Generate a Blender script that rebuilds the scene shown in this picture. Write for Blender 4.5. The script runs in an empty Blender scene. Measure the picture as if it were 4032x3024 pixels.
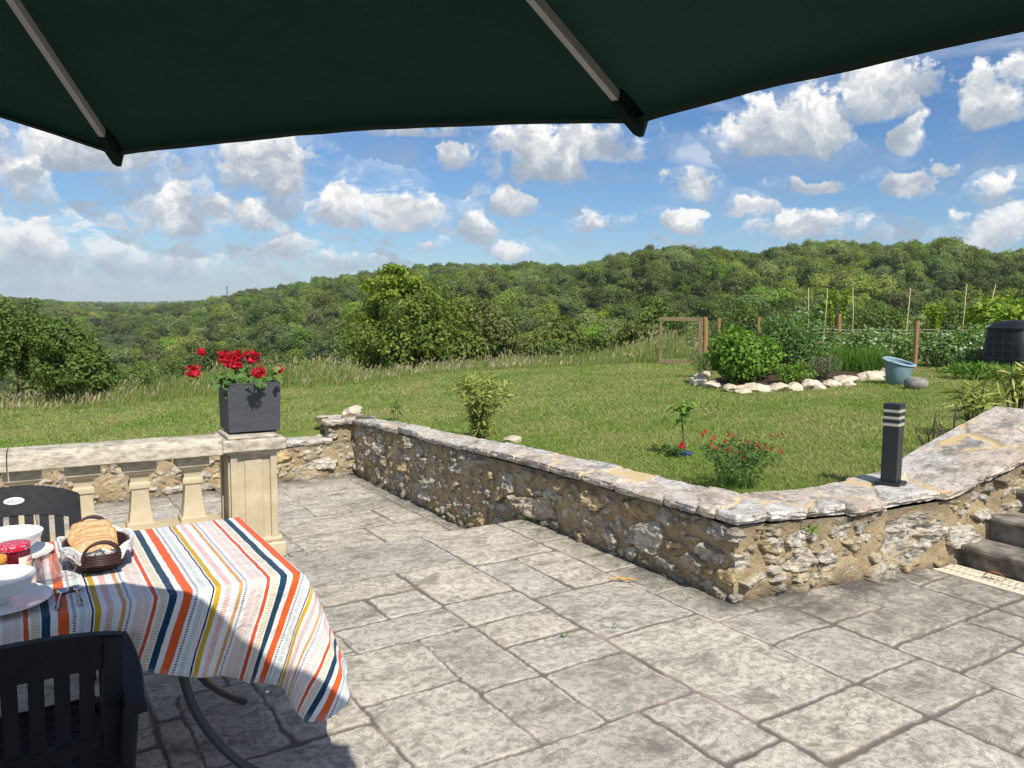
import bpy, math, random
import numpy as np
from mathutils import Matrix, Vector

# ------------------------------------------------------------------ camera, sky, sun, exposure
S = bpy.context.scene
COL = S.collection
R_ = math.radians
rng = np.random.default_rng(7)
random.seed(7)
TH = 0.5651                                   # the terrace grid is turned by this much
SUN_EL, SUN_AZ = R_(48.0), math.atan2(0.465, -0.885)   # azimuth from +Y towards +X

cam_d = bpy.data.cameras.new('camera'); cam = bpy.data.objects.new('camera', cam_d); COL.objects.link(cam)
cam_d.sensor_fit = 'HORIZONTAL'; cam_d.sensor_width = 36.0; cam_d.lens = 36.0 * 3137 / 4032
cam_d.clip_start = 0.05; cam_d.clip_end = 9000
cam.matrix_world = Matrix.Translation((0, 0, 1.7)) @ Matrix.Rotation(math.pi / 2 - 0.0951, 4, 'X') @ Matrix.Rotation(0.00665, 4, 'Z')
S.camera = cam

sun_d = bpy.data.lights.new('sun', 'SUN'); sun_d.energy = 4.4; sun_d.angle = R_(0.53); sun_d.color = (1.0, 0.935, 0.83)
sun = bpy.data.objects.new('sun', sun_d); COL.objects.link(sun)
to_sun = Vector((math.sin(SUN_AZ) * math.cos(SUN_EL), math.cos(SUN_AZ) * math.cos(SUN_EL), math.sin(SUN_EL)))
sun.rotation_euler = to_sun.to_track_quat('Z', 'Y').to_euler()
sun.location = (6, -12, 14)

S.view_settings.view_transform = 'Standard'; S.view_settings.look = 'None'
S.view_settings.exposure = 0.36; S.view_settings.gamma = 1.0; S.view_settings.use_curve_mapping = False
S.cycles.max_bounces = 8; S.cycles.transparent_max_bounces = 8; S.cycles.volume_bounces = 1
S.cycles.caustics_reflective = False; S.cycles.caustics_refractive = False
S.cycles.use_denoising = True
S.cycles.sample_clamp_indirect = 6.0


class NT:
    """small helper for building node trees"""
    def __init__(s, tree): s.t = tree; s.n = tree.nodes; s.l = tree.links
    def node(s, typ, **kw):
        n = s.n.new(typ)
        for k, v in kw.items(): setattr(n, k, v)
        return n
    def put(s, sock, v):
        if v is None: return
        if isinstance(v, bpy.types.NodeSocket): s.l.new(v, sock)
        elif isinstance(v, (tuple, list)):
            sock.default_value = tuple(v) + ((1.0,) if len(v) == 3 and len(sock.default_value) == 4 else ())
        else: sock.default_value = v
    def math(s, op, a, b=None, c=None, clamp=False):
        n = s.node('ShaderNodeMath', operation=op, use_clamp=clamp)
        for i, v in enumerate((a, b, c)): s.put(n.inputs[i], v)
        return n.outputs[0]
    def vmath(s, op, a, b=None, out=0):
        n = s.node('ShaderNodeVectorMath', operation=op); s.put(n.inputs[0], a); s.put(n.inputs[1], b)
        return n.outputs[out]
    def mix(s, f, a, b, mode='MIX'):
        n = s.node('ShaderNodeMix', data_type='RGBA', blend_type=mode)
        s.put(n.inputs[0], f); s.put(n.inputs[6], a); s.put(n.inputs[7], b); return n.outputs[2]
    def mixf(s, f, a, b):
        n = s.node('ShaderNodeMix', data_type='FLOAT'); s.put(n.inputs[0], f); s.put(n.inputs[2], a); s.put(n.inputs[3], b); return n.outputs[0]
    def noise(s, vec, scale, detail=4, rough=0.55, dist=0.0, col=False):
        n = s.node('ShaderNodeTexNoise'); s.put(n.inputs['Vector'], vec); n.inputs['Scale'].default_value = scale
        n.inputs['Detail'].default_value = detail; n.inputs['Roughness'].default_value = rough; n.inputs['Distortion'].default_value = dist
        return n.outputs['Color' if col else 'Fac']
    def voro(s, vec, scale, feat='F1', out='Distance'):
        n = s.node('ShaderNodeTexVoronoi', feature=feat); s.put(n.inputs['Vector'], vec); n.inputs['Scale'].default_value = scale
        return n.outputs[out]
    def ss(s, x, lo, hi, a=0.0, b=1.0):
        n = s.node('ShaderNodeMapRange', interpolation_type='SMOOTHSTEP'); s.put(n.inputs[0], x)
        for i, v in enumerate((lo, hi, a, b)): s.put(n.inputs[1 + i], v)
        return n.outputs[0]
    def lin(s, x, lo, hi, a=0.0, b=1.0):
        n = s.node('ShaderNodeMapRange'); s.put(n.inputs[0], x)
        for i, v in enumerate((lo, hi, a, b)): s.put(n.inputs[1 + i], v)
        return n.outputs[0]
    def ramp(s, x, stops, interp='LINEAR'):
        n = s.node('ShaderNodeValToRGB'); cr = n.color_ramp; cr.interpolation = interp
        while len(cr.elements) > 1: cr.elements.remove(cr.elements[-1])
        for i, (p, c) in enumerate(stops):
            e = cr.elements[0] if i == 0 else cr.elements.new(p)
            e.position = p; e.color = tuple(c) + ((1,) if len(c) == 3 else ())
        s.put(n.inputs[0], x); return n.outputs[0]
    def attr(s, name, out='Fac'):
        return s.node('ShaderNodeAttribute', attribute_name=name).outputs[out]
    def scale(s, v, k): return s.vmath('MULTIPLY', v, k if isinstance(k, (tuple, list)) else (k, k, k))
    def coord(s, o='Object'): return s.node('ShaderNodeTexCoord').outputs[o]
    def bump(s, h, strength=0.5, dist=0.01):
        n = s.node('ShaderNodeBump'); n.inputs['Strength'].default_value = strength; n.inputs['Distance'].default_value = dist
        s.put(n.inputs['Height'], h); return n.outputs[0]


def build_world():
    w = bpy.data.worlds.new('World'); S.world = w; w.use_nodes = True
    T = NT(w.node_tree); T.n.clear()
    sky = T.node('ShaderNodeTexSky', sky_type='NISHITA'); sky.sun_disc = False
    sky.sun_elevation = SUN_EL; sky.sun_rotation = SUN_AZ; sky.air_density = 1.0; sky.dust_density = 0.4; sky.ozone_density = 2.0; sky.altitude = 200
    d = T.coord('Generated')
    sep = T.node('ShaderNodeSeparateXYZ'); T.put(sep.inputs[0], d)
    az = T.math('MULTIPLY', T.math('ARCTAN2', sep.outputs[0], sep.outputs[1]), 57.29578)
    el = T.math('MULTIPLY', T.math('ARCSINE', sep.outputs[2]), 57.29578)
    comb = T.node('ShaderNodeCombineXYZ'); T.put(comb.inputs[0], az); T.put(comb.inputs[1], el)
    p = comb.outputs[0]
    # warp of the outlines: big billows and fine ones
    n1 = T.vmath('SUBTRACT', T.noise(p, 0.22, 5, 0.62, 0.3, col=True), (0.5, 0.5, 0.5))
    pw = T.vmath('ADD', p, T.scale(n1, (5.2, 3.6, 0)))
    F = None; V = None
    for (a, e, wd, ht, k) in CLOUDS:
        wd *= 1.16; ht *= 1.12; q = T.vmath('MULTIPLY', T.vmath('SUBTRACT', pw, (a, e, 0)), (1 / wd, 1 / ht, 0))
        f = T.math('MULTIPLY', T.math('SUBTRACT', 1.0, T.vmath('LENGTH', q, out=1)), k)
        v = T.math('MULTIPLY', T.math('SUBTRACT', T.math('ADD', el, T.math('MULTIPLY', T.math('SUBTRACT', T.noise(p, .9, 3), .5), .6)), e), 1 / ht)
        if F is None: F, V = f, v
        else:
            g = T.ss(T.math('SUBTRACT', f, F), -0.12, 0.12)
            V = T.mixf(g, V, v); F = T.math('SMOOTH_MAX', F, f, 0.12)
    # small puffs low over the horizon, and all round behind the camera
    ps = T.vmath('MULTIPLY', p, (0.55, 1.0, 1))
    low = T.math('MULTIPLY', T.ss(el, 0.2, 2.5), T.ss(el, 13.0, 5.0))
    puffs = T.math('MULTIPLY', T.ss(T.math('ADD', T.noise(ps, 0.50, 8, 0.64, 0.5), T.ss(az, 4, -26, 0, .12)), 0.52, 0.66), low)
    side = T.math('ABSOLUTE', az)
    wide = T.math('MULTIPLY', T.ss(side, 42, 60), T.ss(T.noise(d, 2.4, 6, 0.6), 0.5, 0.66))
    fine = T.math('SUBTRACT', T.noise(p, 0.55, 8, 0.64, 0.35), 0.5)
    Fd = T.math('ADD', F, T.math('MULTIPLY', fine, 2.1))
    Fd = T.math('SUBTRACT', Fd, T.math('MULTIPLY', T.ss(V, -.22, -.75), 1.3))
    dens = T.ss(T.math('DIVIDE', T.math('SUBTRACT', Fd, 0.03), T.lin(V, -0.9, 0.5, 1.1, 0.38)), 0.0, 1.0)
    dens = T.math('MAXIMUM', dens, T.math('MULTIPLY', puffs, 0.85)); dens = T.math('MAXIMUM', dens, wide)
    veil = T.math('MULTIPLY', T.ss(T.noise(T.vmath('MULTIPLY', p, (0.09, 0.3, 1)), 1.0, 6, 0.6, 0.8), 0.42, 0.75), 0.46)
    dens = T.math('MAXIMUM', dens, veil)
    lowband = T.math('MULTIPLY', T.ss(el, 4.2, 0.3), T.math('ADD', 0.14, T.math('MULTIPLY', T.ss(az, 0, -24), 0.42)))
    # light and shade inside the cloud: lit on top, grey below, billowed by noise
    bil = T.math('SUBTRACT', T.noise(T.vmath('ADD', pw, (0, 0.6, 3)), 0.55, 6, 0.62), 0.5)
    sh = T.math('ADD', T.math('ADD', T.math('MULTIPLY', V, 0.62), 0.46), T.math('MULTIPLY', bil, 2.3))
    thin = T.math('SUBTRACT', 1.0, T.ss(Fd, 0.1, 0.75))
    sh = T.math('ADD', sh, T.math('MULTIPLY', thin, 0.12))
    ccol = T.ramp(sh, [(0.05, (3.2, 3.7, 4.5)), (0.42, (4.1, 4.6, 5.3)), (0.76, (6.5, 6.7, 6.9)), (1.0, (9.0, 8.95, 8.75))])
    hz = T.ss(el, 9, 0)
    ccol = T.mix(T.math('MULTIPLY', hz, 0.42), ccol, (4.4, 5.1, 6.4))
    hs = T.node('ShaderNodeHueSaturation'); hs.inputs['Saturation'].default_value = 1.15; hs.inputs['Value'].default_value = 1.0
    T.put(hs.inputs['Color'], sky.outputs[0])
    skyc = T.mix(1.0, hs.outputs[0], SKY_TINT, 'MULTIPLY')
    c = T.mix(dens, skyc, ccol)
    c = T.mix(lowband, c, (4.1, 4.9, 6.3))
    bg = T.node('ShaderNodeBackground'); T.put(bg.inputs[0], c); bg.inputs[1].default_value = 0.09
    out = T.node('ShaderNodeOutputWorld'); T.l.new(bg.outputs[0], out.inputs[0])


SKY_TINT = (0.62, 0.77, 0.95)
CLOUDS = [(-31.08, 2.76, 2.99, 2.66, 1.0), (-30.89, 7.18, 1.47, 3.0, 0.8), (-27.59, 9.1, 6.2, 2.33, 1.0), (-22.35, 5.74, 3.15, 3.0, 1.0), (-16.77, 8.85, 3.65, 3.16, 1.15), (-17.43, 5.95, 2.27, 2.33, 0.9), (-11.9, 6.29, 2.37, 2.33, 1.2), (-7.77, 6.08, 2.92, 2.0, 1.2), (-16.27, 3.83, 2.15, 1.83, 0.9), (-4.04, 10.22, 1.23, 1.6, 1.0), (-6.77, 11.98, 3.87, 0.83, 0.7), (2.31, 10.13, 4.21, 3.16, 1.25), (5.85, 11.02, 3.51, 2.33, 0.9), (0.05, 7.15, 2.29, 2.0, 1.0), (-2.57, 5.05, 1.97, 1.83, 0.9), (4.64, 5.72, 1.17, 1.13, 1.0), (7.55, 6.19, 1.28, 0.67, 0.5), (-0.26, 3.61, 1.98, 1.0, 0.8), (12.58, 8.13, 1.7, 2.0, 0.8), (11.96, 5.66, 1.41, 1.4, 1.1), (16.74, 11.28, 2.79, 2.66, 1.3), (20.23, 11.36, 3.35, 3.33, 1.25), (24.02, 13.16, 2.9, 2.83, 1.25), (25.74, 10.68, 1.56, 2.33, 1.1), (20.36, 8.16, 2.81, 1.33, 0.8), (25.88, 7.88, 1.56, 2.0, 0.9), (16.3, 6.66, 1.5, 1.07, 0.8), (19.32, 5.21, 2.73, 1.66, 1.0), (30.43, 12.1, 2.12, 2.66, 1.15), (30.23, 7.05, 1.09, 1.17, 0.8), (30.36, 4.57, 2.15, 2.0, 0.9), (26.36, 13.86, 1.28, 1.66, 0.9), (27.91, 8.58, 0.63, 0.83, 0.8), (-30.18, 1.1, 5.19, 1.33, 0.7), (-23.58, 2.12, 4.58, 1.66, 0.7), (-12.57, 3.29, 2.53, 1.0, 0.7), (-5.84, 4.04, 1.31, 0.83, 0.6), (23.02, 5.4, 1.38, 1.0, 0.5)]
build_world()

# ------------------------------------------------------------------ helpers
UH = np.array([math.cos(TH), math.sin(TH)]); WH = np.array([-math.sin(TH), math.cos(TH)])
def XY(u, w): return u * UH + w * WH
def hsh(ix, iy, seed):
    h = (ix.astype(np.int64) * 374761393 + iy.astype(np.int64) * 668265263 + seed * 974711) & 0x7fffffff
    h = ((h ^ (h >> 13)) * 1274126177) & 0x7fffffff
    h = (h ^ (h >> 16)) & 0xffff
    return h / 65535.0
def vnoise(x, y, seed=0):
    ix = np.floor(x); iy = np.floor(y); fx = x - ix; fy = y - iy
    fx = fx * fx * (3 - 2 * fx); fy = fy * fy * (3 - 2 * fy)
    a = hsh(ix, iy, seed); b = hsh(ix + 1, iy, seed); c = hsh(ix, iy + 1, seed); d = hsh(ix + 1, iy + 1, seed)
    return (a + (b - a) * fx) * (1 - fy) + (c + (d - c) * fx) * fy
def fbm(x, y, seed=0, o=4, g=0.5):
    x = np.asarray(x, float); y = np.asarray(y, float); r = np.zeros(np.broadcast(x, y).shape); a = 1.0; t = 0
    for i in range(o):
        r += a * (vnoise(x, y, seed + i * 17) - 0.5); t += a; x = x * 2.03 + 3.1; y = y * 2.03 + 1.7; a *= g
    return r / t * 2
def sstep(x, a, b):
    t = np.clip((x - a) / (b - a), 0, 1); return t * t * (3 - 2 * t)

def mesh(name, V, F, attrs=None, uv=None, smooth=True):
    """V: (n,3); F: list of (m,k) index arrays or one array; attrs: name -> per-vertex floats; uv: per-vertex pairs"""
    V = np.asarray(V, np.float32); Fs = F if isinstance(F, list) else [F]
    Fs = [np.asarray(f, np.int32) for f in Fs if len(f)]
    me = bpy.data.meshes.new(name)
    me.vertices.add(len(V)); me.vertices.foreach_set('co', V.ravel())
    idx = np.concatenate([f.ravel() for f in Fs]); cnt = np.concatenate([np.full(len(f), f.shape[1], np.int32) for f in Fs])
    me.loops.add(len(idx)); me.loops.foreach_set('vertex_index', idx)
    me.polygons.add(len(cnt)); st = np.zeros(len(cnt), np.int32); st[1:] = np.cumsum(cnt)[:-1]
    me.polygons.foreach_set('loop_start', st)
    me.polygons.foreach_set('use_smooth', np.full(len(cnt), bool(smooth)))
    for k, a in (attrs or {}).items():
        at = me.attributes.new(k, 'FLOAT', 'POINT'); at.data.foreach_set('value', np.asarray(a, np.float32).ravel())
    if uv is not None:
        u = me.uv_layers.new(name='UVMap'); u.data.foreach_set('uv', np.asarray(uv, np.float32)[idx].ravel())
    me.update(calc_edges=True); me.validate()
    return me
def obj(name, me, mat=None, parent=None, loc=None, rz=None, kind=None):
    o = bpy.data.objects.new(name, me); COL.objects.link(o)
    if mat is not None and hasattr(me, 'materials'): me.materials.append(mat)
    if parent is not None: o.parent = parent
    if loc is not None: o.location = loc
    if rz is not None: o.rotation_euler = (0, 0, rz)
    if kind: o['kind'] = kind
    return o
def tag(o, label, cat, group=None):
    o['label'] = label; o['category'] = cat
    if group: o['group'] = group
    return o
def thing(name, label, cat, loc=(0, 0, 0), rz=0.0, group=None):
    o = bpy.data.objects.new(name, None); COL.objects.link(o); o.empty_display_size = 0.1
    o.location = loc; o.rotation_euler = (0, 0, rz); return tag(o, label, cat, group)
def dup(root, loc, rz, label=None, scale=None):
    r = root.copy(); COL.objects.link(r); r.location = loc; r.rotation_euler = (0, 0, rz)
    if scale: r.scale = (scale,) * 3 if not isinstance(scale, tuple) else scale
    if label: r['label'] = label
    for ch in list(root.children):
        c = ch.copy(); COL.objects.link(c); c.parent = r
        for g in list(ch.children):
            d = g.copy(); COL.objects.link(d); d.parent = c
    return r
def grid_faces(n, m, off=0, flip=False, wrap=False):
    i = np.arange(n - 1)[:, None]; j = np.arange(m if wrap else m - 1)[None, :]; j2 = (j + 1) % m
    a = i * m + j; b = (i + 1) * m + j; c = (i + 1) * m + j2; d = i * m + j2
    f = np.stack([a, b, c, d] if not flip else [a, d, c, b], -1).reshape(-1, 4); return f + off

class MB:
    """collects shapes into one mesh"""
    def __init__(s): s.V = []; s.F4 = []; s.F3 = []; s.n = 0; s.A = []
    def add(s, V, F4=None, F3=None, a=0.0):
        V = np.asarray(V, float).reshape(-1, 3)
        if F4 is not None and len(F4): s.F4.append(np.asarray(F4) + s.n)
        if F3 is not None and len(F3): s.F3.append(np.asarray(F3) + s.n)
        s.V.append(V); s.n += len(V); s.A.append(np.broadcast_to(np.asarray(a, float), (len(V),)))
    def box(s, c, size, rz=0.0, bev=0.0, M=None):
        hx, hy, hz = [v / 2 for v in size]; b = min(bev, hx * .9, hy * .9, hz * .9)
        if b <= 0:
            v = np.array([[x, y, z] for z in (-hz, hz) for x, y in ((-hx, -hy), (hx, -hy), (hx, hy), (-hx, hy))])
            f = [[3, 2, 1, 0], [4, 5, 6, 7], [0, 1, 5, 4], [1, 2, 6, 5], [2, 3, 7, 6], [3, 0, 4, 7]]
        else:
            rings = []
            for z, k in ((-hz, b), (-hz + b, 0), (hz - b, 0), (hz, b)):
                X, Y = hx - k, hy - k; cx, cy = X - (b if k == 0 else 0.3 * b), Y - (b if k == 0 else 0.3 * b)
                rings.append([[x, y, z] for x, y in ((-cx, -Y), (cx, -Y), (X, -cy), (X, cy), (cx, Y), (-cx, Y), (-X, cy), (-X, -cy))])
            v = np.array(rings).reshape(-1, 3); f = []
            for r in range(3):
                for j in range(8): f.append([r * 8 + j, r * 8 + (j + 1) % 8, r * 8 + 8 + (j + 1) % 8, r * 8 + 8 + j])
            # caps as quads
            for base, fl in ((0, True), (24, False)):
                for q in ((0, 1, 2, 3), (0, 3, 4, 7), (4, 5, 6, 7)):
                    q = [base + t for t in q]; f.append(q[::-1] if fl else q)
        cz, sz = math.cos(rz), math.sin(rz)
        v = np.stack([v[:, 0] * cz - v[:, 1] * sz, v[:, 0] * sz + v[:, 1] * cz, v[:, 2]], 1)
        if M is not None: v = v @ np.array(M.to_3x3()).T
        s.add(v + np.array(c), f); return s
    def tube(s, pts, r, n=8, cap=True, a=0.0):
        P = np.asarray(pts, float); k = len(P); r = np.broadcast_to(np.asarray(r, float), (k,))
        T = np.gradient(P, axis=0); T /= np.linalg.norm(T, axis=1)[:, None] + 1e-12
        up = np.array([0, 0, 1.0]) if abs(T[0, 2]) < 0.9 else np.array([1.0, 0, 0])
        V = []; x = np.cross(up, T[0]); x /= np.linalg.norm(x)
        th = np.arange(n) * 2 * math.pi / n
        for i in range(k):
            x = x - T[i] * np.dot(x, T[i]); x /= np.linalg.norm(x) + 1e-12; y = np.cross(T[i], x)
            V.append(P[i] + r[i] * (np.cos(th)[:, None] * x + np.sin(th)[:, None] * y))
        V = np.concatenate(V); f = grid_faces(k, n, 0, True, True); f3 = []
        if cap:
            V = np.concatenate([V, P[:1], P[-1:]]); m = k * n
            for j in range(n): f3.append([m, j, (j + 1) % n][::-1]); f3.append([m + 1, (k - 1) * n + j, (k - 1) * n + (j + 1) % n])
        s.add(V, f, f3 if cap else None, a); return s
    def lathe(s, prof, n=24, c=(0, 0, 0), sx=1.0, sy=1.0, rz=0.0, cap0=True, cap1=True, sq=None, a=0.0):
        """profile (r, z) turned round Z; sq: exponent for a squarish section"""
        prof = np.asarray(prof, float); th = np.arange(n) * 2 * math.pi / n
        cx, cy = np.cos(th), np.sin(th)
        if sq:
            k = (np.abs(cx) ** sq + np.abs(cy) ** sq) ** (-1 / sq); cx, cy = cx * k, cy * k
        V = np.stack([np.outer(prof[:, 0], cx) * sx, np.outer(prof[:, 0], cy) * sy, np.repeat(prof[:, 1:2], n, 1)], -1).reshape(-1, 3)
        f = grid_faces(len(prof), n, 0, True, True); f3 = []
        k = len(prof); m = k * n; ex = []
        if cap0 and prof[0, 0] > 0: ex.append([0, 0, prof[0, 1]]); f3 += [[m, (j + 1) % n, j] for j in range(n)]
        if cap1 and prof[-1, 0] > 0:
            ex.append([0, 0, prof[-1, 1]]); q = m + len(ex) - 1; f3 += [[q, (k - 1) * n + j, (k - 1) * n + (j + 1) % n] for j in range(n)]
        if ex: V = np.concatenate([V, np.array(ex)])
        cz, sz = math.cos(rz), math.sin(rz)
        V = np.stack([V[:, 0] * cz - V[:, 1] * sz, V[:, 0] * sz + V[:, 1] * cz, V[:, 2]], 1) + np.array(c)
        s.add(V, f, f3, a); return s
    def sqprof(s, prof, c=(0, 0, 0), rz=0.0):
        """square column: list of (half width, z)"""
        return s.lathe([(h * math.sqrt(2), z) for h, z in prof], 4, c, rz=rz + math.pi / 4)
    def build(s, name, mat=None, parent=None, smooth=True, loc=None, rz=None, attr=None, kind=None, angle=None):
        F = []
        if s.F4: F.append(np.concatenate(s.F4))
        if s.F3: F.append(np.concatenate(s.F3))
        at = {attr: np.concatenate(s.A)} if attr else None
        me = mesh(name, np.concatenate(s.V), F, at, smooth=smooth)
        if smooth and angle: me.set_sharp_from_angle(angle=R_(angle))
        return obj(name, me, mat, parent, loc, rz, kind)

def rock(c, size, seed, rz=0.0, n=14, rough=0.25):
    """an angular stone: a displaced ball with flattened facets"""
    th = np.linspace(0.02, math.pi - 0.02, n); ph = np.arange(2 * n) * math.pi / n
    T, P = np.meshgrid(th, ph, indexing='ij'); d = np.stack([np.sin(T) * np.cos(P), np.sin(T) * np.sin(P), np.cos(T)], -1)
    r = np.random.default_rng(seed); rad = np.full(T.shape, 9.0)
    for k in range(11):
        q = r.normal(size=3); q /= np.linalg.norm(q); h = r.uniform(0.62, 0.98); dt = d @ q
        rad = np.minimum(rad, np.where(dt > 0.15, h / np.maximum(dt, 0.15), 9))
    rad = np.minimum(rad, 1.25) * (1 + rough * 0.35 * fbm(P * 2 + seed, T * 3, seed, 4))
    V = d * rad[..., None] * np.array(size) / 2; cz, sz = math.cos(rz), math.sin(rz)
    V = np.stack([V[..., 0] * cz - V[..., 1] * sz, V[..., 0] * sz + V[..., 1] * cz, V[..., 2]], -1)
    return V.reshape(-1, 3) + np.array(c), grid_faces(n, 2 * n, 0, False, True)

def leaves(P, Nrm, L, W, seed, spread=0.8, fold=0.15, droop=0.0, up=0.0, a=None, dirs=None):
    """pointed leaves as two folded quads each: P base points, Nrm the way they face; returns V, F, attr"""
    r = np.random.default_rng(seed); n = len(P)
    L = np.broadcast_to(L, (n,)) * r.uniform(0.7, 1.25, n); W = np.broadcast_to(W, (n,)) * r.uniform(0.75, 1.2, n)
    Nn = Nrm + r.normal(size=(n, 3)) * spread; Nn /= np.linalg.norm(Nn, axis=1)[:, None] + 1e-9
    D = r.normal(size=(n, 3)) if dirs is None else dirs + r.normal(size=(n, 3)) * 0.25
    D = D + np.array([0, 0, up - droop]); D = D - Nn * np.sum(D * Nn, 1)[:, None]; D /= np.linalg.norm(D, axis=1)[:, None] + 1e-9
    Sd = np.cross(Nn, D); tip = P + D * L[:, None] - np.array([0, 0, 1.0]) * (droop * L * 0.4)[:, None]
    mid = P + D * (L * 0.45)[:, None]
    a1 = mid + Sd * (W / 2)[:, None] + Nn * (fold * W)[:, None]; a2 = mid - Sd * (W / 2)[:, None] + Nn * (fold * W)[:, None]
    V = np.stack([P, a1, tip, a2], 1).reshape(-1, 3)
    i = np.arange(n)[:, None] * 4
    F3 = np.concatenate([i + np.array([[0, 1, 2]]), i + np.array([[0, 2, 3]])], 0)
    av = r.uniform(0, 1, n) if a is None else np.broadcast_to(a, (n,))
    return V, F3, np.repeat(av, 4)
def ball_points(n, r, seed=None):
    d = r.normal(size=(n, 3)); d /= np.linalg.norm(d, axis=1)[:, None]; return d

def rock_mesh(name, V, F):
    me = mesh(name, V, F); me.set_sharp_from_angle(angle=R_(26)); return me

# ------------------------------------------------------------------ materials
def material(name, rough=0.6, spec=0.3):
    m = bpy.data.materials.new(name); m.use_nodes = True; T = NT(m.node_tree); b = T.n['Principled BSDF']
    b.inputs['Roughness'].default_value = rough; b.inputs['Specular IOR Level'].default_value = spec
    return m, T, b
def plain(name, c, rough=0.6, spec=0.3, metal=0.0, var=0.12, vs=14.0, bump=0.0, bs=80.0):
    m, T, b = material(name, rough, spec); co = T.coord(); n = T.noise(co, vs, 5, 0.6)
    col = T.mix(T.ss(n, 0.3, 0.7), tuple(x * (1 - var) for x in c), tuple(min(1, x * (1 + var)) for x in c))
    T.put(b.inputs['Base Color'], col); b.inputs['Metallic'].default_value = metal
    T.put(b.inputs['Roughness'], T.lin(T.noise(co, vs * 2.3, 4), 0.3, 0.7, rough * 0.88, min(1, rough * 1.12)))
    if bump: T.put(b.inputs['Normal'], T.bump(T.noise(co, bs, 4, 0.6), bump, 0.004))
    return m
def foliage(name, c1, c2, c3=None, trans=0.28, rough=0.5, inst=False, patch=0.0, spec=0.25):
    """leaf colours from the per-leaf value 'v'; inst adds a colour of its own per plant"""
    m, T, b = material(name, rough, spec); v = T.attr('v')
    col = T.mix(v, c1, c2)
    if c3 is not None: col = T.mix(T.ss(v, 0.82, 0.95), col, c3)
    if inst:
        oi = T.node('ShaderNodeObjectInfo'); rnd = oi.outputs['Random']; spn = T.noise(oi.outputs['Location'], .021, 4, .6)
        hsv = T.node('ShaderNodeHueSaturation'); T.put(hsv.inputs['Color'], col)
        T.put(hsv.inputs['Hue'], T.math('ADD', T.lin(rnd, 0, 1, 0.474, 0.518), T.math('MULTIPLY', T.ss(spn, .5, .68), -.022))); T.put(hsv.inputs['Saturation'], T.lin(T.math('FRACT', T.math('MULTIPLY', rnd, 7.3)), 0, 1, 0.72, 1.08))
        T.put(hsv.inputs['Value'], T.math('MULTIPLY', T.lin(T.math('FRACT', T.math('MULTIPLY', rnd, 13.7)), 0, 1, 0.62, 1.3), T.lin(spn, .34, .68, .62, 1.45))); col = hsv.outputs[0]
    T.put(b.inputs['Base Color'], col)
    tr = T.node('ShaderNodeBsdfTranslucent'); T.put(tr.inputs[0], T.mix(1.0, col, (1.25, 1.3, 0.55), 'MULTIPLY'))
    mx = T.node('ShaderNodeMixShader'); mx.inputs[0].default_value = trans
    T.l.new(b.outputs[0], mx.inputs[1]); T.l.new(tr.outputs[0], mx.inputs[2]); T.l.new(mx.outputs[0], T.n['Material Output'].inputs[0])
    return m
M = {}
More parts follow.
